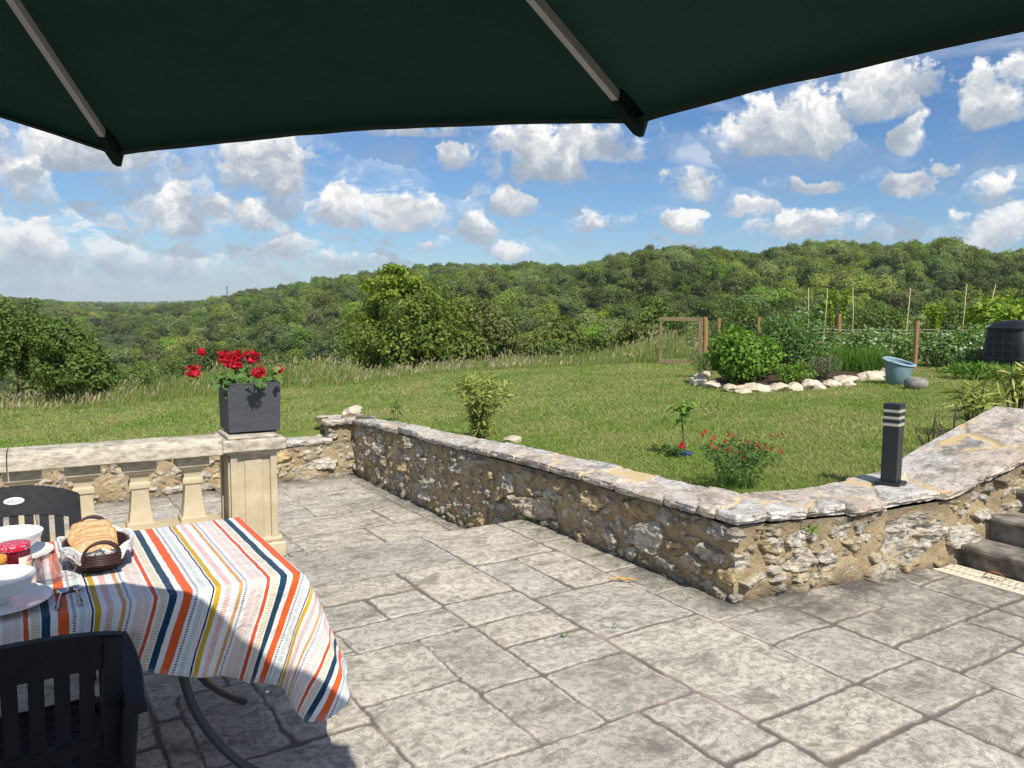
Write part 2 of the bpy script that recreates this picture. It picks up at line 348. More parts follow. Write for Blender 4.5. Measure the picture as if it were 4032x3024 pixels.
def paving_mat():
    m, T, b = material('paving', 0.82, 0.2); co = T.coord()
    g = T.attr('grout'); tid = T.attr('tile'); ed = T.attr('edge')
    off = T.node('ShaderNodeCombineXYZ'); T.put(off.inputs[2], T.math('MULTIPLY', tid, 37.0)); pc = T.vmath('ADD', co, off.outputs[0])
    pc = T.vmath('ADD', pc, T.scale(T.vmath('SUBTRACT', T.noise(co, 2.1, 4, 0.6, col=True), (.5, .5, .5)), 0.25))
    st = T.vmath('MULTIPLY', pc, (1.0, 2.2, 1.0))
    big = T.noise(st, 2.6, 6, 0.68, 0.4); fine = T.noise(pc, 26, 7, 0.75); mid = T.noise(T.vmath('MULTIPLY', pc, (1, 1.8, 1)), 8, 6, 0.7, 0.5)
    col = T.ramp(T.math('ADD', T.math('MULTIPLY', big, 0.62), T.math('MULTIPLY', mid, 0.38)), [(0.30, (.13, .122, .105)), (0.39, (.31, .288, .25)), (0.46, (.505, .472, .41)), (0.56, (.62, .582, .51)), (.70, (.72, .68, .605))])
    tone = T.ramp(tid, [(0.0, (.78, .78, .77)), (0.3, (.95, .95, .94)), (0.6, (1.05, 1.04, 1.0)), (0.85, (1.07, 1.04, .98)), (1.0, (.92, .93, .92))])
    col = T.mix(1.0, col, tone, 'MULTIPLY')
    pk = T.ss(T.noise(pc, 1.3, 3), 0.52, 0.7); col = T.mix(T.math('MULTIPLY', pk, 0.22), col, (.42, .355, .30)); gr2 = T.noise(co, 150, 5, .8); col = T.mix(T.math('MULTIPLY', T.ss(gr2, .52, .40), .45), col, (.13, .125, .11)); col = T.mix(T.math('MULTIPLY', T.ss(T.noise(T.vmath('MULTIPLY', pc, (1, 1.7, 1)), 19, 8, .75, .4), .55, .64), .4), col, (.60, .585, .54))
    col = T.mix(T.math('MULTIPLY', T.ss(fine, 0.55, 0.42), 0.55), col, (.16, .148, .125)); bl = T.noise(T.vmath('MULTIPLY', pc, (1, 1.7, 1)), 4.2, 9, .76, .5); col = T.mix(T.math('MULTIPLY', T.ss(bl, .53, .61), .62), col, (.155, .142, .118))
    col = T.mix(T.math('MULTIPLY', T.ss(T.noise(pc, 60, 6, 0.8), 0.56, 0.68), 0.45), col, (.56, .54, .51))
    # darker patches towards the walls, broken up by noise
    darken = T.attr('darken'); col = T.mix(T.math('MULTIPLY', darken, T.ss(T.noise(co, 4.0, 6, .7), 0.3, 0.6)), col, (.105, .1, .09))
    col = T.mix(T.math('MULTIPLY', ed, T.math('MULTIPLY', T.ss(T.noise(co, 7, 6, .7), .48, .56), .8)), col, (.60, .54, .47))
    gc = T.mix(T.noise(co, 9, 5), (.10, .09, .078), (.22, .198, .17))
    gc = T.mix(T.math('MULTIPLY', T.ss(T.noise(co, 2.2, 3), 0.56, 0.68), .8), gc, (.36, .29, .25))
    col = T.mix(g, col, gc); T.put(b.inputs['Base Color'], col)
    h = T.math('ADD', T.math('MULTIPLY', T.noise(T.vmath('MULTIPLY', pc, (1, 1.6, 1)), 22, 8, 0.72, 0.6), 1.0), T.math('MULTIPLY', T.noise(pc, 95, 5, .8), .6))
    T.put(b.inputs['Normal'], T.bump(h, 0.4, 0.010)); return m
def rubble_mat():
    m, T, b = material('rubble_masonry', 0.9, 0.15); co = T.coord('Object'); s = T.attr('stone'); tone = T.attr('tone'); z = T.attr('hgt')
    st = T.vmath('MULTIPLY', co, (1, 1, 1.6)); n1 = T.noise(st, 18, 7, 0.7, 0.5); n2 = T.noise(co, 60, 6, 0.7)
    sc = T.ramp(n1, [(0.28, (.14, .13, .115)), (0.42, (.38, .355, .31)), (0.55, (.61, .565, .475)), (0.72, (.74, .70, .61))])
    sc = T.mix(T.ss(tone, .35, .95), sc, T.mix(1.0, sc, (.98, .80, .52), 'MULTIPLY'))
    sc = T.mix(T.math('MULTIPLY', T.ss(T.noise(co, 9, 7, .75), .54, .62), .6), sc, (.16, .15, .13))
    mc = T.mix(T.ss(T.noise(co, 5, 5), .35, .65), (.35, .275, .165), (.52, .42, .27)); mc = T.mix(T.math('MULTIPLY', T.ss(n2, .6, .38), .5), mc, (.22, .155, .085))
    mc = T.mix(T.math('MULTIPLY', T.ss(T.noise(co, 3.1, 6, .7), .57, .72), .6), mc, (.2, .175, .14))
    col = T.mix(s, mc, sc)
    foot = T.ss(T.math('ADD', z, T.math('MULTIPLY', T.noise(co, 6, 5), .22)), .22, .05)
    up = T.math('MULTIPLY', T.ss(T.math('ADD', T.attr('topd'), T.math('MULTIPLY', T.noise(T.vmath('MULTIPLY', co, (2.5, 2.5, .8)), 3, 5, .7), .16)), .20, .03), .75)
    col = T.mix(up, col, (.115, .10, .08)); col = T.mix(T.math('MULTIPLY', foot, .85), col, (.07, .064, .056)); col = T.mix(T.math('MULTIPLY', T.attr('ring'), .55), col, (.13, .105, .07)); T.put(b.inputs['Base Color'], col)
    T.put(b.inputs['Normal'], T.bump(T.math('ADD', T.math('MULTIPLY', n1, T.math('ADD', .3, T.math('MULTIPLY', s, 1.1))), T.math('MULTIPLY', n2, .9)), 0.8, 0.018)); return m
def coping_mat():
    m, T, b = material('coping_stone', 0.9, 0.15); co = T.coord(); s = T.attr('stone'); tone = T.attr('tone')
    n1 = T.noise(co, 11, 8, 0.72, 0.6); sp = T.noise(co, 34, 6, 0.75)
    sc = T.ramp(T.math('ADD', T.math('MULTIPLY', n1, .55), T.math('MULTIPLY', T.noise(co, 42, 8, .75), .45)), [(0.34, (.13, .125, .12)), (0.44, (.34, .325, .30)), (0.52, (.54, .52, .49)), (0.66, (.72, .70, .66))])
    sc = T.mix(T.math('MULTIPLY', tone, .6), sc, T.mix(1.0, sc, (.98, .80, .64), 'MULTIPLY'))
    sc = T.mix(T.math('MULTIPLY', T.ss(sp, .60, .68), .85), sc, (.06, .058, .055))
    sc = T.mix(T.math('MULTIPLY', T.ss(T.noise(co, 3.4, 7, .75), .50, .62), .72), sc, (.15, .138, .125)); sc = T.mix(T.math('MULTIPLY', T.ss(T.noise(T.vmath('ADD', co, (3, 1, 7)), 5.5, 6, .7), .54, .64), .55), sc, (.42, .33, .22))
    sc = T.mix(T.math('MULTIPLY', T.ss(T.noise(T.vmath('ADD', co, (5, 2, 1)), 24, 5, .7), .63, .7), .7), sc, (.74, .72, .67))
    mc = T.mix(T.noise(co, 8, 5), (.46, .34, .17), (.70, .56, .33)); mc = T.mix(T.math('MULTIPLY', T.ss(sp, .52, .64), .5), mc, (.25, .21, .16))
    T.put(b.inputs['Base Color'], T.mix(s, mc, sc))
    T.put(b.inputs['Normal'], T.bump(T.math('ADD', n1, T.math('MULTIPLY', T.noise(co, 50, 7, .7), .5)), 0.5, 0.015)); return m
def castone_mat():
    m, T, b = material('cast_stone', 0.85, 0.2); co = T.coord(); n = T.noise(co, 6, 6, .65); f = T.noise(co, 190, 4, .8)
    col = T.mix(T.ss(n, .3, .7), (.44, .365, .235), (.56, .48, .335)); col = T.mix(T.math('MULTIPLY', T.ss(f, .55, .7), .4), col, (.27, .225, .15))
    g = T.node('ShaderNodeNewGeometry'); sp = T.node('ShaderNodeSeparateXYZ'); T.put(sp.inputs[0], g.outputs['Position'])
    # grey weathering of the handrail and the upper edges
    wz = T.math('MULTIPLY', T.ss(T.math('ADD', sp.outputs[2], T.math('MULTIPLY', T.noise(co, 5, 5), .2)), .66, .92), .85)
    gr = T.mix(T.ss(T.noise(T.vmath('MULTIPLY', co, (1, 1, 2.5)), 14, 7, .7), .35, .62), (.24, .22, .185), (.56, .52, .43))
    T.put(b.inputs['Base Color'], T.mix(wz, col, gr)); T.put(b.inputs['Normal'], T.bump(f, .35, .004)); return m
def cloth_mat():
    m, T, b = material('striped_cloth', 0.75, 0.2); uvn = T.node('ShaderNodeUVMap'); sp = T.node('ShaderNodeSeparateXYZ'); T.put(sp.inputs[0], uvn.outputs[0])
    p, q = sp.outputs[0], sp.outputs[1]
    cq = T.node('ShaderNodeCombineXYZ'); T.put(cq.inputs[0], T.math('MULTIPLY', p, 9.0)); T.put(cq.inputs[1], T.math('MULTIPLY', q, 9.0))
    wob = T.math('MULTIPLY', T.math('SUBTRACT', T.noise(cq.outputs[0], 1.2, 4, .65), 0.5), 0.0115)
    P_ = 0.366; t = T.math('FRACT', T.math('DIVIDE', T.math('ADD', T.math('SUBTRACT', p, 0.416 - 5 * P_), wob), P_))
    W = (.86, .86, .87); navy = (.012, .055, .10); blu = (.03, .04, .12)
    L = [(0, .023, navy, 0), (.044, .073, (.80, .13, .028), 0), (.084, .092, (.06, .07, .15), 1), (.102, .120, (.62, .70, .68), 0), (.124, .132, (.80, .74, .76), 0), (.137, .142, (.012, .02, .075), 0), (.147, .164, (.62, .40, .02), 0),
         (.180, .200, (.74, .27, .21), 1), (.224, .237, (.68, .37, .15), 0), (.245, .252, (.06, .07, .15), 1), (.265, .286, (.80, .66, .61), 0), (.289, .311, (.68, .52, .40), 1), (.318, .331, (.72, .10, .03), 0), (.338, .361, (.66, .50, .22), 1)]
    st = []; hs = []
    for a, e, c, h in L:
        st += [(a / P_, c), (e / P_, W)]; hs += [(a / P_, (h,) * 3), (e / P_, (0, 0, 0))]
    col = T.ramp(t, st, 'CONSTANT'); hat = T.ramp(t, hs, 'CONSTANT')
    gap = T.math('SINE', T.math('ADD', T.math('MULTIPLY', q, 760.0), T.math('MULTIPLY', T.noise(cq.outputs[0], 1.5, 3), 7.0)))
    gm = T.math('MULTIPLY', hat, T.ss(gap, -0.05, 0.3)); col = T.mix(gm, col, W)
    # hem
    hem = T.attr('hem'); col = T.mix(T.math('MULTIPLY', hem, .25), col, (.5, .45, .42)); T.put(b.inputs['Base Color'], col)
    b.inputs['Sheen Weight'].default_value = 0.15
    tr = T.node('ShaderNodeBsdfTranslucent'); T.put(tr.inputs[0], col); mx = T.node('ShaderNodeMixShader'); mx.inputs[0].default_value = .18
    T.l.new(b.outputs[0], mx.inputs[1]); T.l.new(tr.outputs[0], mx.inputs[2]); T.l.new(mx.outputs[0], T.n['Material Output'].inputs[0])
    T.put(b.inputs['Normal'], T.bump(T.math('ADD', T.noise(uvn.outputs[0], 13, 5, .6, .8), T.math('MULTIPLY', T.noise(T.vmath('MULTIPLY', uvn.outputs[0], (2.6, .8, 1)), 9, 3, .5), 1.2)), .55, .022)); return m
def lawn_mat():
    m, T, b = material('lawn_soil', 0.95, 0.1); co = T.coord(); n = T.noise(co, 0.9, 6, .65); f = T.noise(co, 30, 5, .7)
    col = T.mix(T.ss(n, .4, .64), (.115, .165, .035), (.235, .23, .08)); col = T.mix(T.ss(f, .4, .7), col, (.12, .165, .04))
    T.put(b.inputs['Base Color'], col); T.put(b.inputs['Normal'], T.bump(f, .6, .03)); return m
def grass_mat():
    m, T, b = material('grass_blades', 0.6, 0.2); v = T.attr('v'); s = T.attr('straw'); co = T.coord()
    c = T.mix(v, (.175, .285, .046), (.335, .435, .10)); pat = T.ss(T.noise(co, 0.9, 6, .65), .38, .62)
    c = T.mix(T.math('MULTIPLY', pat, .6), c, (.39, .40, .145)); c = T.mix(s, c, (.50, .44, .24)); T.put(b.inputs['Base Color'], c)
    tr = T.node('ShaderNodeBsdfTranslucent'); T.put(tr.inputs[0], c); mx = T.node('ShaderNodeMixShader'); mx.inputs[0].default_value = .4
    T.l.new(b.outputs[0], mx.inputs[1]); T.l.new(tr.outputs[0], mx.inputs[2]); T.l.new(mx.outputs[0], T.n['Material Output'].inputs[0]); return m
def slate_mat():
    m, T, b = material('slate_fibre', 0.62, 0.3); co = T.coord(); n = T.noise(T.vmath('MULTIPLY', co, (1, 1, 2.2)), 9, 5, .6, 1.2)
    T.put(b.inputs['Base Color'], T.mix(n, (.048, .052, .060), (.072, .077, .088))); T.put(b.inputs['Normal'], T.bump(T.math('ADD', n, T.math('MULTIPLY', T.noise(co, 55, 4), .12)), .45, .012)); return m
def wood_mat(name, c1, c2, ax=(1, 1, .12), s=30):
    m, T, b = material(name, 0.8, 0.2); co = T.coord(); n = T.noise(T.vmath('MULTIPLY', co, ax), s, 6, .65, .6)
    T.put(b.inputs['Base Color'], T.mix(T.ss(n, .3, .7), c1, c2)); T.put(b.inputs['Normal'], T.bump(n, .4, .006)); return m
def bread_mat():
    m, T, b = material('bread_crumb', 0.9, 0.1); co = T.coord(); n = T.noise(co, 55, 6, .75); f = T.attr('crust')
    c = T.ramp(n, [(.32, (.28, .14, .06)), (.44, (.52, .33, .165)), (.6, (.70, .50, .29)), (.75, (.78, .62, .40))]); c = T.mix(T.math('MULTIPLY', f, .8), c, (.42, .22, .085))
    T.put(b.inputs['Base Color'], c); T.put(b.inputs['Normal'], T.bump(n, .8, .006)); return m
def wicker_mat():
    m, T, b = material('dark_wicker', 0.45, 0.4); co = T.coord(); n = T.noise(T.vmath('MULTIPLY', co, (1, 1, 4)), 40, 4)
    T.put(b.inputs['Base Color'], T.mix(n, (.018, .008, .008), (.085, .038, .032))); return m
def liner_mat():
    m, T, b = material('printed_liner', 0.8, 0.2); co = T.coord(); n = T.noise(co, 34, 3, .5, 2.5); r = T.math('ABSOLUTE', T.math('SUBTRACT', n, .5))
    k = T.math('MULTIPLY', T.ss(r, .035, .015), T.ss(T.noise(co, 16, 2), .46, .56)); T.put(b.inputs['Base Color'], T.mix(k, (.82, .81, .79), (.02, .02, .025))); return m
def dots_mat():
    m, T, b = material('dotted_lid', 0.35, 0.4); co = T.coord(); d = T.voro(T.vmath('MULTIPLY', co, (1, 1, .6)), 190)
    T.put(b.inputs['Base Color'], T.mix(T.ss(d, .34, .26), (.52, .012, .05), (.85, .6, .62))); return m
def label_mat(name, base, band, dot):
    m, T, b = material(name, 0.5, 0.3); uvn = T.node('ShaderNodeUVMap'); sp = T.node('ShaderNodeSeparateXYZ'); T.put(sp.inputs[0], uvn.outputs[0]); u, v = sp.outputs[0], sp.outputs[1]
    bm = T.math('MULTIPLY', T.math('MULTIPLY', T.ss(v, .50, .52), T.ss(v, .74, .72)), T.math('MULTIPLY', T.ss(u, .2, .21), T.ss(u, .66, .65)))
    col = T.mix(bm, base, band)
    for cx, cy, rr in ((.34, .24, .13), (.52, .2, .12), (.2, .28, .09)):
        dx = T.math('MULTIPLY', T.math('SUBTRACT', u, cx), 1.5); dy = T.math('SUBTRACT', v, cy); dist = T.math('SQRT', T.math('ADD', T.math('MULTIPLY', dx, dx), T.math('MULTIPLY', dy, dy)))
        col = T.mix(T.ss(dist, rr, rr - .03), col, dot)
    T.put(b.inputs['Base Color'], col); return m
def glass_mat(name, c=(1, 1, 1), rough=0.0):
    m, T, b = material(name, rough, .5); b.inputs['Transmission Weight'].default_value = 1.0; b.inputs['IOR'].default_value = 1.45; b.inputs['Base Color'].default_value = tuple(c) + (1,)
    # thin household glass lets most of the light straight through
    tp = T.node('ShaderNodeBsdfTransparent'); tp.inputs[0].default_value = tuple(c) + (1,); mx = T.node('ShaderNodeMixShader'); mx.inputs[0].default_value = .8
    T.l.new(b.outputs[0], mx.inputs[1]); T.l.new(tp.outputs[0], mx.inputs[2]); T.l.new(mx.outputs[0], T.n['Material Output'].inputs[0]); return m
def fabric_mat():
    m, T, b = material('parasol_fabric', 0.9, 0.1); co = T.coord(); n = T.noise(co, 3, 4); wv = T.noise(co, 420, 2)
    c = T.mix(n, (.013, .030, .023), (.018, .037, .028)); T.put(b.inputs['Base Color'], c); T.put(b.inputs['Normal'], T.bump(T.math('ADD', T.math('MULTIPLY', wv, .1), T.noise(T.vmath('MULTIPLY', co, (1, 1, 3)), 7, 5, .6, 1.0)), .5, .02))
    tr = T.node('ShaderNodeBsdfTranslucent'); tr.inputs[0].default_value = (.010, .030, .020, 1); mx = T.node('ShaderNodeMixShader'); mx.inputs[0].default_value = .25
    T.l.new(b.outputs[0], mx.inputs[1]); T.l.new(tr.outputs[0], mx.inputs[2]); T.l.new(mx.outputs[0], T.n['Material Output'].inputs[0]); return m

M['paving'] = paving_mat(); M['rubble'] = rubble_mat(); M['coping'] = coping_mat(); M['cast'] = castone_mat(); M['cloth'] = cloth_mat(); M['lawn'] = lawn_mat(); M['grass'] = grass_mat()
M['slate'] = slate_mat(); M['post'] = wood_mat('fence_wood', (.22, .125, .05), (.42, .28, .13)); M['greywood'] = wood_mat('weathered_wood', (.17, .125, .075), (.31, .235, .145)); M['cane'] = wood_mat('cane', (.45, .36, .2), (.66, .56, .36))
M['bread'] = bread_mat(); M['wicker'] = wicker_mat(); M['liner'] = liner_mat(); M['dots'] = dots_mat(); M['fabric'] = fabric_mat(); M['glass'] = glass_mat('clear_glass')
M['resin'] = plain('charcoal_resin', (.018, .0195, .023), .58, .14, var=.08, bump=.1, bs=300); M['black'] = plain('black_plastic', (.018, .019, .021), .45, .4)
M['tableleg'] = plain('grey_tube', (.06, .063, .066), .42, .4); M['rib'] = plain('rib_metal', (.46, .44, .45), .55, .3, var=.06); M['anth'] = plain('anthracite_paint', (.020, .025, .029), .42, .35, var=.05)
M['lens'] = plain('frosted_lens', (.42, .41, .34), .35, .4, var=.05); M['china'] = plain('white_china', (.83, .83, .80), .12, .5, var=.02); M['steel'] = plain('steel', (.62, .63, .65), .14, .5, metal=1.0, var=.03)
M['cream'] = plain('cream_plastic', (.74, .66, .52), .5, .3, var=.05); M['bark'] = plain('bark', (.10, .08, .058), .9, .1, var=.3, vs=30, bump=.6, bs=60); M['stem'] = plain('green_stem', (.13, .22, .05), .6, .2)
M['jam'] = plain('red_jam_glass', (.10, .006, .012), .08, .6); M['amber'] = plain('amber_jam_glass', (.34, .135, .015), .1, .6); M['orangelid'] = plain('orange_lid', (.74, .33, .045), .35, .4); M['whitepl'] = plain('white_paper', (.78, .74, .68), .6, .3)
M['blue'] = plain('turquoise_rubber', (.17, .27, .30), .55, .3, var=.12, vs=8); M['rim'] = plain('pale_blue_rim', (.30, .44, .55), .5, .3, var=.08); M['limestone'] = plain('pale_limestone', (.55, .48, .37), .9, .15, var=.34, vs=9, bump=.7, bs=35)
M['pot'] = plain('grey_pot', (.24, .225, .205), .6, .3, var=.35, vs=6); M['soil'] = plain('soil', (.07, .05, .035), .95, .1, var=.4, vs=20); M['bin'] = plain('compost_bin_plastic', (.012, .014, .016), .5, .35, var=.15); M['wire'] = plain('wire', (.14, .145, .14), .5, .4, metal=.6)
M['dryleaf'] = plain('dry_leaf', (.62, .36, .06), .6, .2, var=.3, vs=40); M['brownleaf'] = plain('brown_leaf', (.17, .085, .03), .7, .2, var=.3); M['badge'] = plain('badge', (.62, .64, .62), .35, .4); M['darkink'] = plain('dark_ink', (.05, .05, .055), .5, .3)
M['paper1'] = label_mat('jam_label', (.78, .74, .70), (.80, .20, .10), (.85, .42, .06)); M['paper2'] = label_mat('honey_label', (.70, .62, .44), (.55, .45, .28), (.5, .38, .2))
M['string'] = plain('pale_string', (.42, .42, .30), .7, .2); M['step'] = plain('step_stone', (.19, .175, .15), .85, .2, var=.6, vs=6, bump=.6, bs=40)
M['petal'] = foliage('red_petals', (.36, .004, .018), (.62, .012, .035), trans=.2); M['petal2'] = foliage('scarlet_petals', (.5, .01, .02), (.62, .05, .04), trans=.25)
M['geranium'] = foliage('geranium_leaves', (.055, .12, .03), (.15, .26, .06)); M['oleander'] = foliage('oleander_leaves', (.19, .25, .05), (.38, .42, .11), (.55, .52, .18)); M['mint'] = foliage('mint_leaves', (.09, .19, .025), (.25, .40, .06), trans=.32)
M['herb'] = foliage('herb_leaves', (.075, .15, .04), (.18, .28, .085)); M['sage'] = foliage('sage_leaves', (.12, .16, .08), (.25, .28, .16)); M['bean'] = foliage('bean_leaves', (.11, .21, .055), (.26, .38, .12), (.60, .63, .52), trans=.3)
M['vine'] = foliage('vine_leaves', (.14, .25, .02), (.33, .43, .055), trans=.36); M['salvia'] = foliage('salvia_leaves', (.045, .105, .03), (.115, .20, .055)); M['chive'] = foliage('chive_leaves', (.075, .17, .025), (.17, .30, .05), trans=.3)
M['oak'] = foliage('oak_leaves', (.08, .13, .022), (.21, .275, .05), (.29, .34, .07), trans=.36); M['oakpale'] = foliage('pale_oak_leaves', (.14, .22, .02), (.33, .40, .05), trans=.34); M['oakdull'] = foliage('dull_oak_leaves', (.105, .14, .045), (.24, .275, .09), trans=.36)
M['hedge'] = foliage('hedge_leaves', (.075, .13, .028), (.19, .265, .06), trans=.36); M['wood'] = foliage('woodland_leaves', (.11, .175, .03), (.25, .34, .055), inst=True, trans=.42); M['pine'] = foliage('pine_needles', (.03, .065, .02), (.075, .125, .035))
M['meadow'] = foliage('meadow_grass', (.16, .24, .06), (.33, .37, .13), trans=.4); M['seed'] = foliage('seed_heads', (.36, .29, .19), (.52, .44, .31), trans=.25)

# ------------------------------------------------------------------ the terraces
TILES = [(1.45, 4.60, 2.54, 5.4), (1.45, 4.27, 2.04, 4.60), (2.04, 3.95, 2.54, 4.60), (1.2, 3.92, 1.70, 4.27), (1.70, 3.92, 2.04, 4.27), (1.37, 3.60, 2.04, 3.92), (2.04, 3.60, 2.54, 3.95),
 (1.21, 3.09, 1.70, 3.60), (1.70, 2.94, 2.04, 3.60), (2.04, 3.27, 2.54, 3.60), (2.04, 2.94, 2.54, 3.27), (1.21, 2.44, 1.70, 3.09), (1.70, 2.44, 2.04, 2.94), (2.04, 2.44, 2.54, 2.94),
 (1.21, 1.7, 2.20, 2.44), (2.20, 1.96, 2.54, 2.44), (2.2, 1.45, 2.54, 1.96), (0.87, 2.95, 1.21, 3.6), (0.55, 2.45, 1.21, 2.95), (.55, 2.95, .87, 3.6), (.4, 1.9, 1.21, 2.45),
 (2.54, 4.46, 3.21, 5.4), (2.54, 3.77, 2.86, 4.46), (2.86, 3.77, 3.21, 4.46), (2.54, 3.10, 3.21, 3.77), (2.54, 2.11, 3.21, 3.10), (2.54, 1.76, 3.21, 2.11), (2.54, 1.1, 3.21, 1.76),
 (3.21, 4.68, 3.6, 5.4), (3.21, 3.92, 3.6, 4.68), (3.21, 3.45, 3.6, 3.92), (3.21, 2.95, 3.55, 3.45), (3.21, 2.60, 3.73, 2.95), (3.21, 2.11, 3.73, 2.60), (3.21, 1.76, 3.73, 2.11), (3.21, 1.43, 3.72, 1.76), (3.21, .9, 3.72, 1.43),
 (3.73, 2.61, 4.22, 3.1), (3.73, 2.26, 4.22, 2.61), (4.22, 2.26, 4.72, 3.1), (3.73, 1.92, 4.38, 2.26), (4.38, 1.92, 4.72, 2.26), (4.72, 2.26, 5.09, 2.70), (4.72, 2.70, 5.09, 3.1), (4.72, 1.75, 5.09, 2.26), (3.72, 1.4, 4.2, 1.92), (4.2, 1.4, 4.72, 1.92), (4.72, 1.2, 5.09, 1.75)]
LOW = [(2.46, 8.37, 3.33, 9.2), (2.46, 7.70, 3.33, 8.37), (2.0, 7.75, 2.46, 9.2), (2.46, 7.38, 2.82, 7.70), (2.82, 7.38, 3.33, 7.70), (2.0, 7.38, 2.46, 7.75), (2.0, 6.77, 3.0, 7.38), (3.0, 6.77, 3.33, 7.38), (2.0, 5.2, 2.69, 6.77), (2.69, 5.2, 3.33, 6.77), (3.33, 5.2, 3.8, 6.6), (3.33, 6.6, 3.8, 9.2)]
def paved(name, u0, u1, w0, w1, z, step, tiles, seed, darken_fn):
    nu, nw = int((u1 - u0) / step) + 1, int((w1 - w0) / step) + 1
    u = np.linspace(u0, u1, nu); w = np.linspace(w0, w1, nw); U, W = np.meshgrid(u, w, indexing='ij')
    Up = U + 0.016 * fbm(U * 3.2, W * 3.2, seed, 4) + 0.009 * fbm(U * 15, W * 15, seed + 1, 3) + .006 * fbm(U * 55, W * 55, seed + 21, 3); Wp = W + 0.016 * fbm(U * 3.2, W * 3.2, seed + 2, 4) + 0.009 * fbm(U * 15, W * 15, seed + 3, 3) + .006 * fbm(U * 55, W * 55, seed + 23, 3)
    r = np.random.default_rng(seed); T = list(tiles); a = u0 - .3                    # fill the rest with an own layout
    d = np.full(U.shape, -1.0); tid = np.zeros(U.shape)
    while a < u1 + .3:
        wd = r.choice([.34, .5, .5, .67]); b = w0 - r.uniform(0, .5)
        while b < w1 + .3:
            ht = r.choice([.34, .5, .5, .67]); T.append((a, b, a + wd, b + ht)); b += ht
        a += wd
    for k, (a0, b0, a1, b1) in enumerate(T):
        ins = (Up >= a0) & (Up < a1) & (Wp >= b0) & (Wp < b1) & (d < 0)
        if not ins.any(): continue
        x = np.minimum(Up[ins] - a0, a1 - Up[ins]); y = np.minimum(Wp[ins] - b0, b1 - Wp[ins]); rr = .03
        q = np.where((x < rr) & (y < rr), rr - np.hypot(rr - np.minimum(x, rr), rr - np.minimum(y, rr)), np.minimum(x, y))
        d[ins] = np.maximum(q, 0); tid[ins] = r.uniform()
    d[d < 0] = 0.05
    gw = np.clip(0.0072 + 0.012 * fbm(U * 2.1, W * 2.1, seed + 9, 4), .0035, .018)
    gr = 1 - sstep(d, gw * .7, gw * 1.6 + .003); ed = (1 - sstep(d, .012, .034)) * (1 - gr)
    Z = z - 0.006 * (1 - sstep(d, gw * .5, gw * 1.4 + .005)) + 0.0045 * fbm(U * 5, W * 5, seed + 4, 5) + 0.004 * (tid - .5) + .002 * fbm(U * 38, W * 38, seed + 5, 3)
    V = np.stack([U, W, Z], -1).reshape(-1, 3)
    me = mesh(name, V, grid_faces(nu, nw), dict(grout=gr, tile=tid, edge=ed, darken=darken_fn(U, W)))
    return obj(name, me, M['paving'], None, None, TH, 'structure')
def darken_up(U, W):
    a = sstep(U, 3.2, 3.5) * sstep(W, 2.9, 3.1); b = sstep(W, 2.5, 2.86) * sstep(U, 3.45, 3.7); c = .55 * sstep(U, 3.4, 4.2) * sstep(W, 1.6, 2.4)
    return np.clip(np.maximum(np.maximum(a, b), c), 0, 1)
paved('terrace', -1.6, 5.42, 1.0, 5.27, 0.0, 0.0085, TILES, 5, darken_up)
paved('lower_terrace', -4.2, 3.56, 5.24, 9.1, -0.32, 0.0165, LOW, 15, lambda U, W: np.maximum(.8 * sstep(W, 8.5, 9.0), .8 * sstep(U, 3.2, 3.45)))
b = MB(); b.box((0.3, -2.6, -0.16), (11.5, 7.2, 0.28)); b.box((-3.1, 3.1, -0.16), (2.9, 4.3, 0.28)); b.box((6.8, 1.1, -.16), (2.7, 4.0, .28)); b.box((1.0, 3.1, -.19), (5.2, 4.26, .31))
o = b.build('terrace_slab', M['step'], smooth=False, rz=TH, kind='structure')

